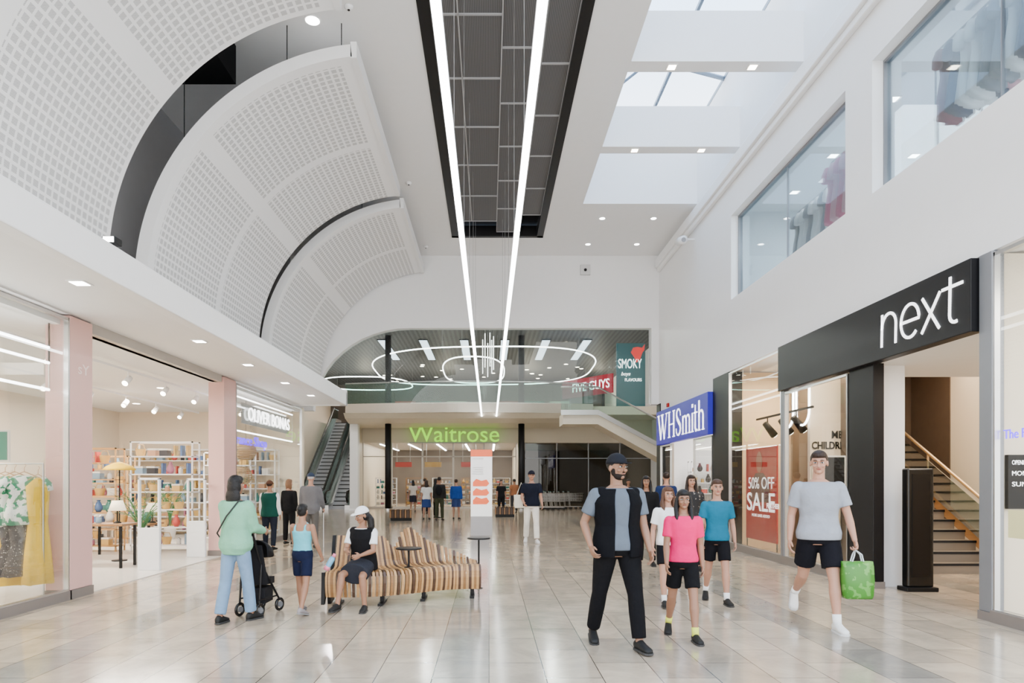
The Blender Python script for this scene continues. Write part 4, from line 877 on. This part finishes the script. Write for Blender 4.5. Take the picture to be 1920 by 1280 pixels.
    if near:
        EW=M('eye_white',(.6,.6,.58),.2); EI=M('eye_iris',(.01,.006,.004),.15); LP=M('lips_%d'%int(skin[0]*1000),(skin[0]*.7,skin[1]*.32,skin[2]*.35),.45); BR=M('brow_dark',(.012,.008,.006),.7)
        for sg in (-1,1):
            raw(G().sph(hp((sg*.031,-.081,.002)),(.0145,.0085,.0078),12,8,Rh),'eye',EW); raw(G().sph(hp((sg*.031,-.0885,.002)),(.0072,.0035,.0072),10,6,Rh),'iris',EI)
            raw(G().tube([hp((sg*.0455,-.078,.007)),hp((sg*.031,-.0895,.0105)),hp((sg*.017,-.087,.006))],.0022,6),'eyelid',BR)
            raw(G().tube([hp((sg*.014,-.0925,.023)),hp((sg*.031,-.091,.028)),hp((sg*.048,-.078,.022))],[.004,.0042,.003],6),'eyebrow',BR)
        if not beard: raw(G().sph(hp((0,-.0835,-.060)),(.023,.008,.0075),12,6,Rh),'mouth',LP)
    HM=M('hair_%d'%int(hair[0]*1000),hair,.5,var=.4,scale=50,bump=.4,bscale=80,spec=.3)
    g=G(); g.sph(hp((0,.028,.036)),(.081,.094,.088),20,12,Rh)
    if not cap: g.sph(hp((0,-.012,.072)),(.070,.076,.046),18,10,Rh)
    if hairk in('long','longf'):
        g.sph(hp((0,.045,-.02)),(.088,.075,.11),16,10,Rh); g.sph(hp((0,.065,-.14)),(.10,.055,.12),16,10,Rh); g.sph(hp((0,.08,-.25)),(.085,.04,.10),14,8,Rh)
        if hairk=='longf':
            for sg in (-1,1): g.tube([hp((sg*.050,-.025,.085)),hp((sg*.080,-.012,.0)),hp((sg*.085,-.005,-.10)),hp((sg*.085,-.05,-.19)),hp((sg*.075,-.085,-.27))],[.020,.022,.030,.028,.010],10)
    elif hairk=='mid': g.sph(hp((0,.045,-.03)),(.09,.08,.12),16,10,Rh); g.sph(hp((.06,.03,-.1)),(.03,.05,.08),10,8,Rh); g.sph(hp((-.06,.03,-.1)),(.03,.05,.08),10,8,Rh)
    elif hairk=='pony': g.sph(hp((0,.04,0)),(.079,.083,.09),16,10,Rh); g.tube([hp((0,.10,.06)),hp((0,.15,.02)),hp((0,.14,-.10)),hp((0,.12,-.2))],[.025,.045,.04,.012],10)
    elif hairk=='side': g.sph(hp((0,.04,-.01)),(.082,.085,.1),16,10,Rh); g.tube([hp((.05,.08,-.02)),hp((.11,.07,-.08)),hp((.13,.05,-.18)),hp((.12,.04,-.27))],[.04,.055,.05,.015],10)
    elif hairk=='bun': g.sph(hp((0,.04,0)),(.079,.083,.09),16,10,Rh); g.sph(hp((0,.11,.04)),.045)
    out(g,'hair',HM,.009 if near else .02,2)
    if beard:
        g=G(); g.sph(hp((0,-.030,-.078)),(.059,.050,.040),16,10,Rh); g.sph(hp((0,-.086,-.047)),(.022,.009,.006),12,8,Rh); g.sph(hp((.055,-.005,-.04)),(.014,.03,.04),10,8,Rh); g.sph(hp((-.055,-.005,-.04)),(.014,.03,.04),10,8,Rh); out(g,'beard',M('beard_dark',(.012,.008,.006),.8,spec=.2),.006,1)
        raw(G().sph(hp((0,-.088,-.060)),(.018,.006,.005),12,6,Rh),'mouth',M('lips_beard',(.25,.09,.07),.5))
    if cap:
        CM=M('cap_%d_%d'%(int(cap[0]*1000),int(cap[2]*1000)),cap,.8,spec=.2)
        g=G(); rings=[]
        for k in range(8):
            ph=math.pi/2*k/7.2; rr=math.cos(ph); rings.append([hp((.090*rr*math.cos(t),.014+.110*rr*math.sin(t),.030+.100*math.sin(ph))) for t in [2*math.pi*q/20 for q in range(20)]])
        g.loft(rings); raw(g,'cap_crown',CM)
        g=G(); pts=[(.075*math.cos(t),-.05-.115*math.sin(t)) for t in [math.pi*q/12 for q in range(13)]]
        g.loft([[hp((a,b,.034-.10*max(0,-b-.12)+zz)) for a,b in pts] for zz in (0,.007)]); raw(g,'cap_brim',CM)
    def cm(c,nm): 
        return c if not isinstance(c,tuple) else M('cloth_%d_%d_%d'%tuple(int(v*900) for v in c),c,.9,var=.15,scale=10,bump=1.0,bscale=8,spec=.15)
    g=G(); bi=.014
    torso(g,.85,1.03,bi)
    if botk in('pants','shorts'):
        for hip,kn,an,F,U,W in L:
            if botk=='pants': g.sph(hip,.09*bw); g.tube([hip,hip.lerp(kn,.3),kn,kn.lerp(an,.35),kn.lerp(an,.93)],[.092*bw,.094*bw,.07,.072,.060+loose*.5],16); g.sph(kn,.07,12,8)
            else: g.sph(hip,.095*bw); g.tube([hip,hip.lerp(kn,.3),hip.lerp(kn,.72)],[.094*bw,.100*bw,.098*bw],16)
    else:
        a=L[0];b=L[1]; m=a[1].lerp(b[1],.5); h0=a[0].lerp(b[0],.5); dd=(m-h0)
        rr=[]
        for t,rx,ry in ((-.1,.16,.12),(0,.18,.14),(.4,.20,.15),(.85,.215,.16)):
            c=h0+dd*t; ax=dd.normalized(); yv=Vector((1,0,0)).cross(ax)
            rr.append([c+Vector((1,0,0))*rx*math.cos(q)+yv*ry*math.sin(q) for q in [2*math.pi*k/24 for k in range(24)]])
        g.loft(rr)
    out(g,{'pants':'trousers','shorts':'shorts','skirt':'skirt'}[botk],cm(bot,'b'),None,2)
    g=G(); inf=.020+loose; torso(g,hem,1.455,inf,flare=loose*.8)
    if topk=='tank': 
        g=G(); torso(g,hem,1.33,.012)
        for sg in (-1,1): g.tube([tr((sg*.09,-.10,1.30)),tr((sg*.085,-.085,1.40)),tr((sg*.08,0,1.455)),tr((sg*.085,.085,1.40)),tr((sg*.09,.10,1.30))],.02,8)
    elif topk!='none':
        for sh,el,wr,d,sg in A:
            g.sph(sh,.062+loose*.7)
            if topk=='short': e2=sh.lerp(el,.68); g.tube([sh,sh.lerp(el,.35),e2],[.064+loose*.7,.062+loose,.063+loose],14)
            else: g.tube([sh,sh.lerp(el,.4),el],[.064+loose*.7,.06+loose,.052+loose*.8],14); g.sph(el,.052+loose*.8); g.tube([el,el.lerp(wr,.5),el.lerp(wr,.95)],[.052+loose*.8,.048+loose*.7,.036+loose*.4],14)
    out(g,{'tank':'vest_top','short':'t_shirt','long':'long_sleeved_top'}.get(topk,'top'),cm(top,'t'),None,2)
    if vest:
        g=G(); zs=[.84,.92,1.02,1.12,1.22,1.32,1.40,1.45]; rings=[]
        for z in zs:
            rx,ry=pr(max(z,.9)); rx=rx*bw+.050; ry=ry*bw+.05; t0=rad(-90+vest[1]); t1=rad(270-vest[1])
            if z>1.39: rx-=.02
            o=[tr((rx*math.cos(t0+(t1-t0)*k/24),ry*math.sin(t0+(t1-t0)*k/24),z)) for k in range(25)]
            i_=[tr(((rx-.035)*math.cos(t0+(t1-t0)*k/24),(ry-.035)*math.sin(t0+(t1-t0)*k/24),z)) for k in range(24,-1,-1)]
            rings.append(o+i_)
        g.loft(rings); 
        for sg in (-1,1): g.sph(tr((sg*.13*bw,0,1.41)),(.075,.09,.06))
        out(g,'padded_vest',M('vest_cloth_%d'%int(vest[0][0]*9999+vest[0][1]*999),vest[0],.85,bump=.6,bscale=10,spec=.12),None,1)
    if strap:
        raw(G().tube([tr((-.12,-.10,1.45)),tr((0,-.155,1.3)),tr((.13,-.15,1.08)),tr((.2,0,.98)),tr((.14,.16,1.08)),tr((0,.175,1.28)),tr((-.12,.11,1.46))],.010,6,loop=True),'bag_strap',M('strap_%d'%int(strap[0]*99),strap,.6))
    if backpack:
        g=G(); g.sph(tr((0,.19,1.22)),(.15,.10,.21)); g.sph(tr((0,.26,1.12)),(.10,.05,.10)); out(g,'backpack',cm(backpack,'k'),None,1)
    for hip,kn,an,F,U,W in L:
        g=G(); rings=[]
        for t,w,h in ((-.068,.018,.03),(-.055,.032,.075),(-.02,.037,.095),(.03,.038,.09),(.07,.041,.07),(.12,.045,.052),(.155,.042,.042),(.185,.026,.028)):
            ring=[]
            for k in range(14):
                q=2*math.pi*k/14; zz=math.sin(q); zz=h*(.5+.5*zz) if zz>-.5 else 0; ring.append(an+F*t+W*w*math.cos(q)+U*(-.068+zz))
            rings.append(ring)
        g.loft(rings); raw(g,'shoe',M('shoe_%d_%d'%(int(shoe[0]*500),int(shoe[1]*500)),shoe,.6,spec=.25))
        if near:
            g=G(); ol=[(-.07,.02),(-.05,.036),(0,.039),(.06,.043),(.12,.048),(.165,.044),(.192,.02)]
            poly=[(t,w) for t,w in ol]+[(t,-w) for t,w in ol[::-1]]
            g.loft([[an+F*t+W*w+U*zz for t,w in poly] for zz in (-.08,-.062)]); g.obj('sole',M('sole_%d'%int(shoe[2]*99),(min(1,shoe[0]*.8+.02),)*3,.6),par=e,mtx=T)
        if sock: 
            raw(G().tube([kn.lerp(an,.78),an-U*.01],[.042,.04],12),'sock',M('sock_%d_%d'%(int(sock[0]*99),int(sock[2]*99)),sock,.8))
    return e,hands,T
SK1=(.42,.215,.14); SK2=(.29,.14,.08); SK3=(.22,.10,.055); BLK=(.006,.005,.005); BN=(.02,.010,.006)
_,hw,_=person('person in loose green shirt and light jeans pushing a stroller',-2.80,7.55,163,1.63,SK2,(.19,.44,.29),(.17,.27,.40),(.01,.01,.01),BLK,legs=((-8,6,2),(12,4,2)),arms=((28,2,60,4),(22,2,55,6)),topk='long',hem=.82,loose=.016,hairk='long',strap=(.01,.01,.01),bw=.93)
person('child in teal vest top and navy shorts walking with a bottle',-2.2,8.05,168,1.30,SK2,(.12,.46,.54),(.006,.009,.028),(.25,.22,.22),BLK,legs=((14,4,3),(-12,14,3)),arms=((20,6,50,5),(8,12,22,0)),topk='tank',hem=.97,botk='shorts',hairk='bun',curl=(35,80),bw=.92)
girl,hg,_=person('child in white cap and black dress sitting on the bench',-1.56,8.50,-12,1.50,SK2,(.80,.80,.80),(.02,.022,.03),(.012,.012,.012),BLK,legs=((72,76,8),(74,62,10)),arms=((18,6,60,25),(22,8,70,25)),lean=6,hy=-38,ht=10,topk='short',hem=.98,botk='skirt',hairk='side',cap=(.80,.80,.82),vest=((.006,.006,.007),0),bw=.95)
man,hm,_=person('bearded person in black cap, padded black vest and black trousers',1.2,6.4,8,1.82,(.24,.12,.07),(.10,.12,.15),(.003,.003,.004),(.008,.008,.008),BLK,legs=((16,6,4),(-12,12,5)),arms=((6,9,20,0),(-14,20,50,5)),hy=22,topk='short',hem=.9,cap=(.005,.006,.010),beard=True,vest=((.002,.0022,.0035),19),bw=1.10,loose=.006,curl=(45,50))
person('child in bright pink t-shirt and black shorts walking in slides',1.92,6.75,-6,1.49,(.27,.13,.075),(.78,.002,.13),(.004,.004,.005),(.008,.008,.008),BLK,legs=((16,5,2),(-14,16,4)),arms=((-6,8,14,0),(10,8,22,0)),topk='short',hem=.92,botk='shorts',hairk='longf',sock=(.65,.7,.08),bw=.90)
person('child in white t-shirt and black shorts walking',2.25,8.6,5,1.50,SK1,(.80,.80,.80),(.006,.006,.008),(.01,.01,.01),(.08,.035,.018),legs=((-12,14,3),(14,4,3)),arms=((10,8,20,0),(-8,10,20,0)),botk='shorts',hairk='longf',sock=(.8,.8,.8),bw=.90)
person('child in teal sports shirt and black shorts walking',2.92,8.75,-8,1.60,SK1,(.006,.13,.22),(.005,.005,.007),(.01,.01,.01),(.05,.024,.014),legs=((14,4,2),(-14,16,2)),arms=((-8,12,16,0),(8,12,25,0)),botk='shorts',hairk='pony',sock=(.85,.85,.85),bw=.90,curl=(40,40))
_,hs,_=person('person in light grey t-shirt and black shorts carrying a bag',3.5,7.25,-12,1.90,SK1,(.28,.30,.34),(.005,.005,.008),(.75,.74,.72),BN,legs=((14,4,3),(-22,34,2)),arms=((6,16,14,0),(-10,12,22,0)),hem=.89,botk='shorts',loose=.008,hy=-15,ht=4,sock=(.85,.85,.85),bw=1.02,curl=(95,40))
_,hb_,_=person('person in black t-shirt, white trousers and cap with a tote',1.08,17.4,0,1.84,SK1,(.008,.010,.02),(.80,.78,.73),(.75,.75,.75),BN,legs=((12,4,3),(-10,14,3)),arms=((10,10,30,0),(5,12,50,10)),cap=(.01,.01,.02),vox=.012,loose=.012)
person('person in navy top and dark trousers walking away',4.1,15.8,175,1.78,SK1,(.012,.025,.09),(.015,.015,.02),(.03,.03,.03),BN,legs=((10,4,3),(-10,10,3)),near=False)
person('person with dark hair in dark floral blouse and trousers',3.55,12.0,0,1.68,SK1,printmat('floral_dark',(.012,.012,.014),(.25,.22,.2),22,.62),(.012,.012,.012),(.02,.02,.02),BN,legs=((10,4,3),(-10,10,3)),hairk='longf',vox=.01)
person('person in black jacket and trousers walking towards the shops',2.9,12.6,-10,1.66,SK2,(.008,.008,.009),(.008,.008,.008),(.01,.01,.01),BLK,topk='long',hairk='longf',vox=.01)
person('person in white sleeves, green padded vest and dark trousers',-4.98,15.5,175,1.58,SK2,(.72,.72,.72),(.012,.015,.025),(.01,.01,.01),BN,legs=((6,3,4),(-6,6,4)),topk='long',vest=((.006,.05,.038),0),cap=(.08,.035,.02),near=False,vox=.014,bw=1.08)
person('person with brown hair in black clothes',-4.95,16.9,160,1.62,SK1,(.008,.008,.009),(.008,.008,.009),(.01,.01,.01),(.20,.10,.05),topk='long',hairk='mid',near=False,vox=.014)
_,hc,_=person('elderly person in grey jacket and flat cap with a cane',-4.15,15.9,185,1.76,SK1,(.13,.13,.14),(.09,.085,.08),(.02,.02,.02),(.5,.5,.5),legs=((8,3,3),(-8,8,3)),arms=((5,8,10,0),(12,12,20,0)),topk='long',hem=.80,cap=(.03,.045,.08),near=False,loose=.014,vox=.014,curl=(70,70))
person('person in white top and blue checked skirt',-2.55,27.8,180,1.62,SK1,(.75,.75,.73),(.03,.06,.2),(.03,.03,.03),BN,botk='skirt',hairk='long',near=False)
person('person in olive trousers with black backpack',-1.98,27.2,178,1.75,SK2,(.02,.02,.02),(.04,.045,.025),(.02,.02,.02),BLK,near=False,backpack=(.008,.008,.01),topk='long')
person('person in blue jacket and checked skirt',-1.35,28,170,1.66,SK1,(.015,.06,.28),(.03,.05,.15),(.02,.02,.02),BN,near=False,topk='long',loose=.015,botk='skirt')
person('person in dark green coat standing near the totem',-2.25,29,120,1.7,SK2,(.02,.07,.045),(.01,.01,.01),(.02,.02,.02),BLK,near=False,topk='long',hairk='long')
person('person in brown jacket queuing by the supermarket',-3.1,33,150,1.72,SK1,(.12,.07,.04),(.02,.02,.03),(.02,.02,.02),BN,near=False,topk='long')
person('person in pale top and dark skirt by the supermarket',-3.9,35,200,1.64,SK2,(.5,.45,.4),(.02,.02,.03),(.02,.02,.02),BLK,near=False,botk='skirt',hairk='long')
person('person in black clothes by the supermarket',.55,31,20,1.65,SK1,(.012,.012,.014),(.012,.012,.014),(.01,.01,.01),BN,near=False,hairk='long')
person('person in orange and grey top by the supermarket',1.25,34,200,1.7,SK2,(.32,.13,.06),(.04,.04,.045),(.02,.02,.02),BLK,near=False)
person('person in dark clothes beneath the side stairs',5.0,24.5,0,1.65,SK2,(.015,.012,.012),(.012,.012,.012),(.01,.01,.01),BLK,near=False,hairk='long',topk='long')
for x,y in ((-3.5,27.3),(.7,30.2)):
    e=E('wooden_bench',(x,y,0),'low slatted wooden bench in front of the supermarket','bench'); g=G()
    for k in range(9):
        g.cur=k%2; g.box(x-.45+.1*k,y-.22,.12,x-.38+.1*k,y-.19,.44).box(x-.45+.1*k,y-.22,.42,x-.38+.1*k,y+.2,.45)
    g.obj('slats',[WOODM,WOODD],par=e); G().box(x-.42,y-.15,0,x+.42,y-.1,.42).obj('frame',BLACK,par=e)
# ---- carried things
h=hs[0]; GB=printmat('bag_green_print',(.035,.19,.012),(.10,.30,.05),16,.55,.4)
e=E('shopping_bag',(h.x,h.y,h.z-.50),'green reusable shopping bag, hand-carried','bag')
bz=h.z-.50; cxn=h.x+.02
rings=[[Vector((cxn+a*w,h.y+b*w2,bz+z)) for a,b in ((-1,-1),(-.3,-1.08),(.3,-1.08),(1,-1),(1.06,0),(1,1),(.3,1.08),(-.3,1.08),(-1,1),(-1.06,0))] for z,w,w2 in ((0,.125,.06),(.03,.135,.07),(.18,.145,.07),(.33,.148,.05),(.38,.15,.03))]
G().loft(rings).obj('bag_body',GB,par=e,smooth=True)
for dy in (-.02,.02): G().tube([(cxn-.06,h.y+dy,bz+.37),(cxn-.035,h.y+dy,bz+.45),(h.x,h.y+dy*.3,h.z+.0),(cxn+.04,h.y+dy,bz+.45),(cxn+.06,h.y+dy,bz+.37)],.007,6).obj('handle',M('bag_handle',(.6,.66,.7),.5),par=e)
TC=M('canvas',(.75,.71,.6),.8)
hx=.80; e=E('tote_bag',(hx,17.45,.9),'cream canvas tote bag on the shoulder','bag'); G().loft([[Vector((hx+a*w,17.45+b*.05,z)) for a,b in ((-1,-1),(1,-1),(1,1),(-1,1))] for z,w in ((.88,.15),(1.22,.17))]).obj('bag_body',TC,par=e,bevel=.02); G().tube([(hx-.1,17.42,1.2),(hx+.02,17.40,1.53),(hx+.13,17.42,1.2)],.012,6).obj('strap',TC,par=e)
h=hc[1]; e=E('walking_cane',(h.x,h.y,0),'slim walking cane held in the hand','cane'); G().tube([(h.x,h.y,.0),(h.x,h.y,h.z+.01)],.011,8).obj('shaft',STEEL,par=e); G().tube([(h.x,h.y-.05,h.z+.01),(h.x,h.y+.06,h.z+.02)],.015,8).obj('handle',BLACK,par=e)
p=Vector((-1.95,8.16,.50)); e=E('water_bottle',p,'pink and blue water bottle held in the hand','bottle')
Rb=Matrix.Translation(p)@Matrix.Rotation(rad(30),4,'Y')
G().lathe([(.03,0),(.034,.01),(.034,.15),(.02,.18)],(0,0,0)).obj('body',M('bottle_blue',(.15,.38,.55),.25),par=e,smooth=True,mtx=Rb); G().lathe([(.022,.18),(.022,.215),(.01,.22)],(0,0,0)).obj('lid',M('bottle_pink',(.75,.2,.3),.4),par=e,smooth=True,mtx=Rb); G().lathe([(.0345,.0),(.0345,.05)],(0,0,0)).obj('base_band',M('bottle_pink',(.75,.2,.3),.4),par=e,smooth=True,mtx=Rb)
sx,sy=-2.70,8.03; e=E('stroller',(sx,sy,0),'black folding baby stroller with dark seat and canopy','stroller')
for s in (-1,1):
    g=G(); o=Vector((.13*s,-.05*s,0)); b=Vector((sx,sy,0))
    g.tube([b+o+Vector((-.10,-.26,.95)),b+o+Vector((-.05,-.12,.6)),b+o+Vector((.06,.20,.14))],.013,8)
    g.tube([b+o+Vector((-.05,-.12,.6)),b+o+Vector((-.05,-.20,.12))],.013,8); g.tube([b+o+Vector((-.05,-.20,.2)),b+o+Vector((.05,.16,.2))],.010,8)
    g.obj('side_frame',BLACK,par=e)
G().tube([Vector((sx-.10-.13,sy-.20,.95)),Vector((sx-.11,sy-.30,.97)),Vector((sx-.10+.13,sy-.31,.95))],.018,8).obj('handle',BLACK,par=e)
SC=M('stroller_cloth',(.007,.007,.009),.8,spec=.2)
G().loft([[Vector((sx+a,sy+b,z)) for a,b,z in ((q,.18,.42),(q,-.1,.45),(q-.03,-.18,.82),(q-.03,-.22,.82),(q,-.14,.36),(q,.18,.34))] for q in (-.12,.12)]).obj('seat',SC,par=e)
g=G(); g.loft([[Vector((sx+.14*math.cos(t),sy-.16+.24*math.sin(u),.68+.19*math.cos(u)*abs(math.sin(t))**.4)) for t in [math.pi*k/12 for k in range(13)]] for u in [math.pi*.55*q/8 for q in range(9)]],closed=False,caps=False); o=g.obj('canopy',SC,par=e,smooth=True); mo=o.modifiers.new('s','SOLIDIFY'); mo.thickness=.01
G().loft([[Vector((sx+a,sy+b,z)) for a,b in ((-.11,-.15),(.11,-.15),(.11,.15),(-.11,.15))] for z in (.14,.32)]).obj('basket',SC,par=e)
for wx,wy in ((-.17,-.17),(.08,-.23),(-.06,.23),(.18,.18)):
    c=Vector((sx+wx,sy+wy,.083)); q=Vector((.94,-.34,0))
    g=G(); pts=[c+Vector((.34,.94,0))*.065*math.cos(t)+Vector((0,0,1))*.065*math.sin(t) for t in [2*math.pi*k/20 for k in range(20)]]; g.tube(pts,.018,8,loop=True); g.obj('wheel',BLACKG,par=e,smooth=True); G().tube([c-q*.02,c+q*.02],.035,12).obj('hub',GREYM,par=e)
# ================================================================ LIGHT
w=bpy.data.worlds.new('World'); S.world=w; w.use_nodes=True; nt=w.node_tree; bg=nt.nodes['Background']
tc=nt.nodes.new('ShaderNodeTexCoord'); sp=nt.nodes.new('ShaderNodeSeparateXYZ'); nt.links.new(tc.outputs['Generated'],sp.inputs[0])
r=nt.nodes.new('ShaderNodeValToRGB'); r.color_ramp.elements[0].position=.3; r.color_ramp.elements[0].color=(1,.975,.945,1); r.color_ramp.elements[1].position=.62; r.color_ramp.elements[1].color=(.46,.68,1,1)
nt.links.new(sp.outputs['Z'],r.inputs[0]); nt.links.new(r.outputs[0],bg.inputs['Color']); bg.inputs['Strength'].default_value=6.0
# ================================================================ CAMERA
cam=bpy.data.cameras.new('Camera'); co=link(bpy.data.objects.new('Camera',cam)); co.location=(0,0,1.55); co.rotation_euler=(rad(90),0,0)
cam.lens=24; cam.sensor_width=36; cam.shift_x=43/1920; cam.shift_y=263/1920; cam.clip_start=.1; cam.clip_end=200
S.camera=co
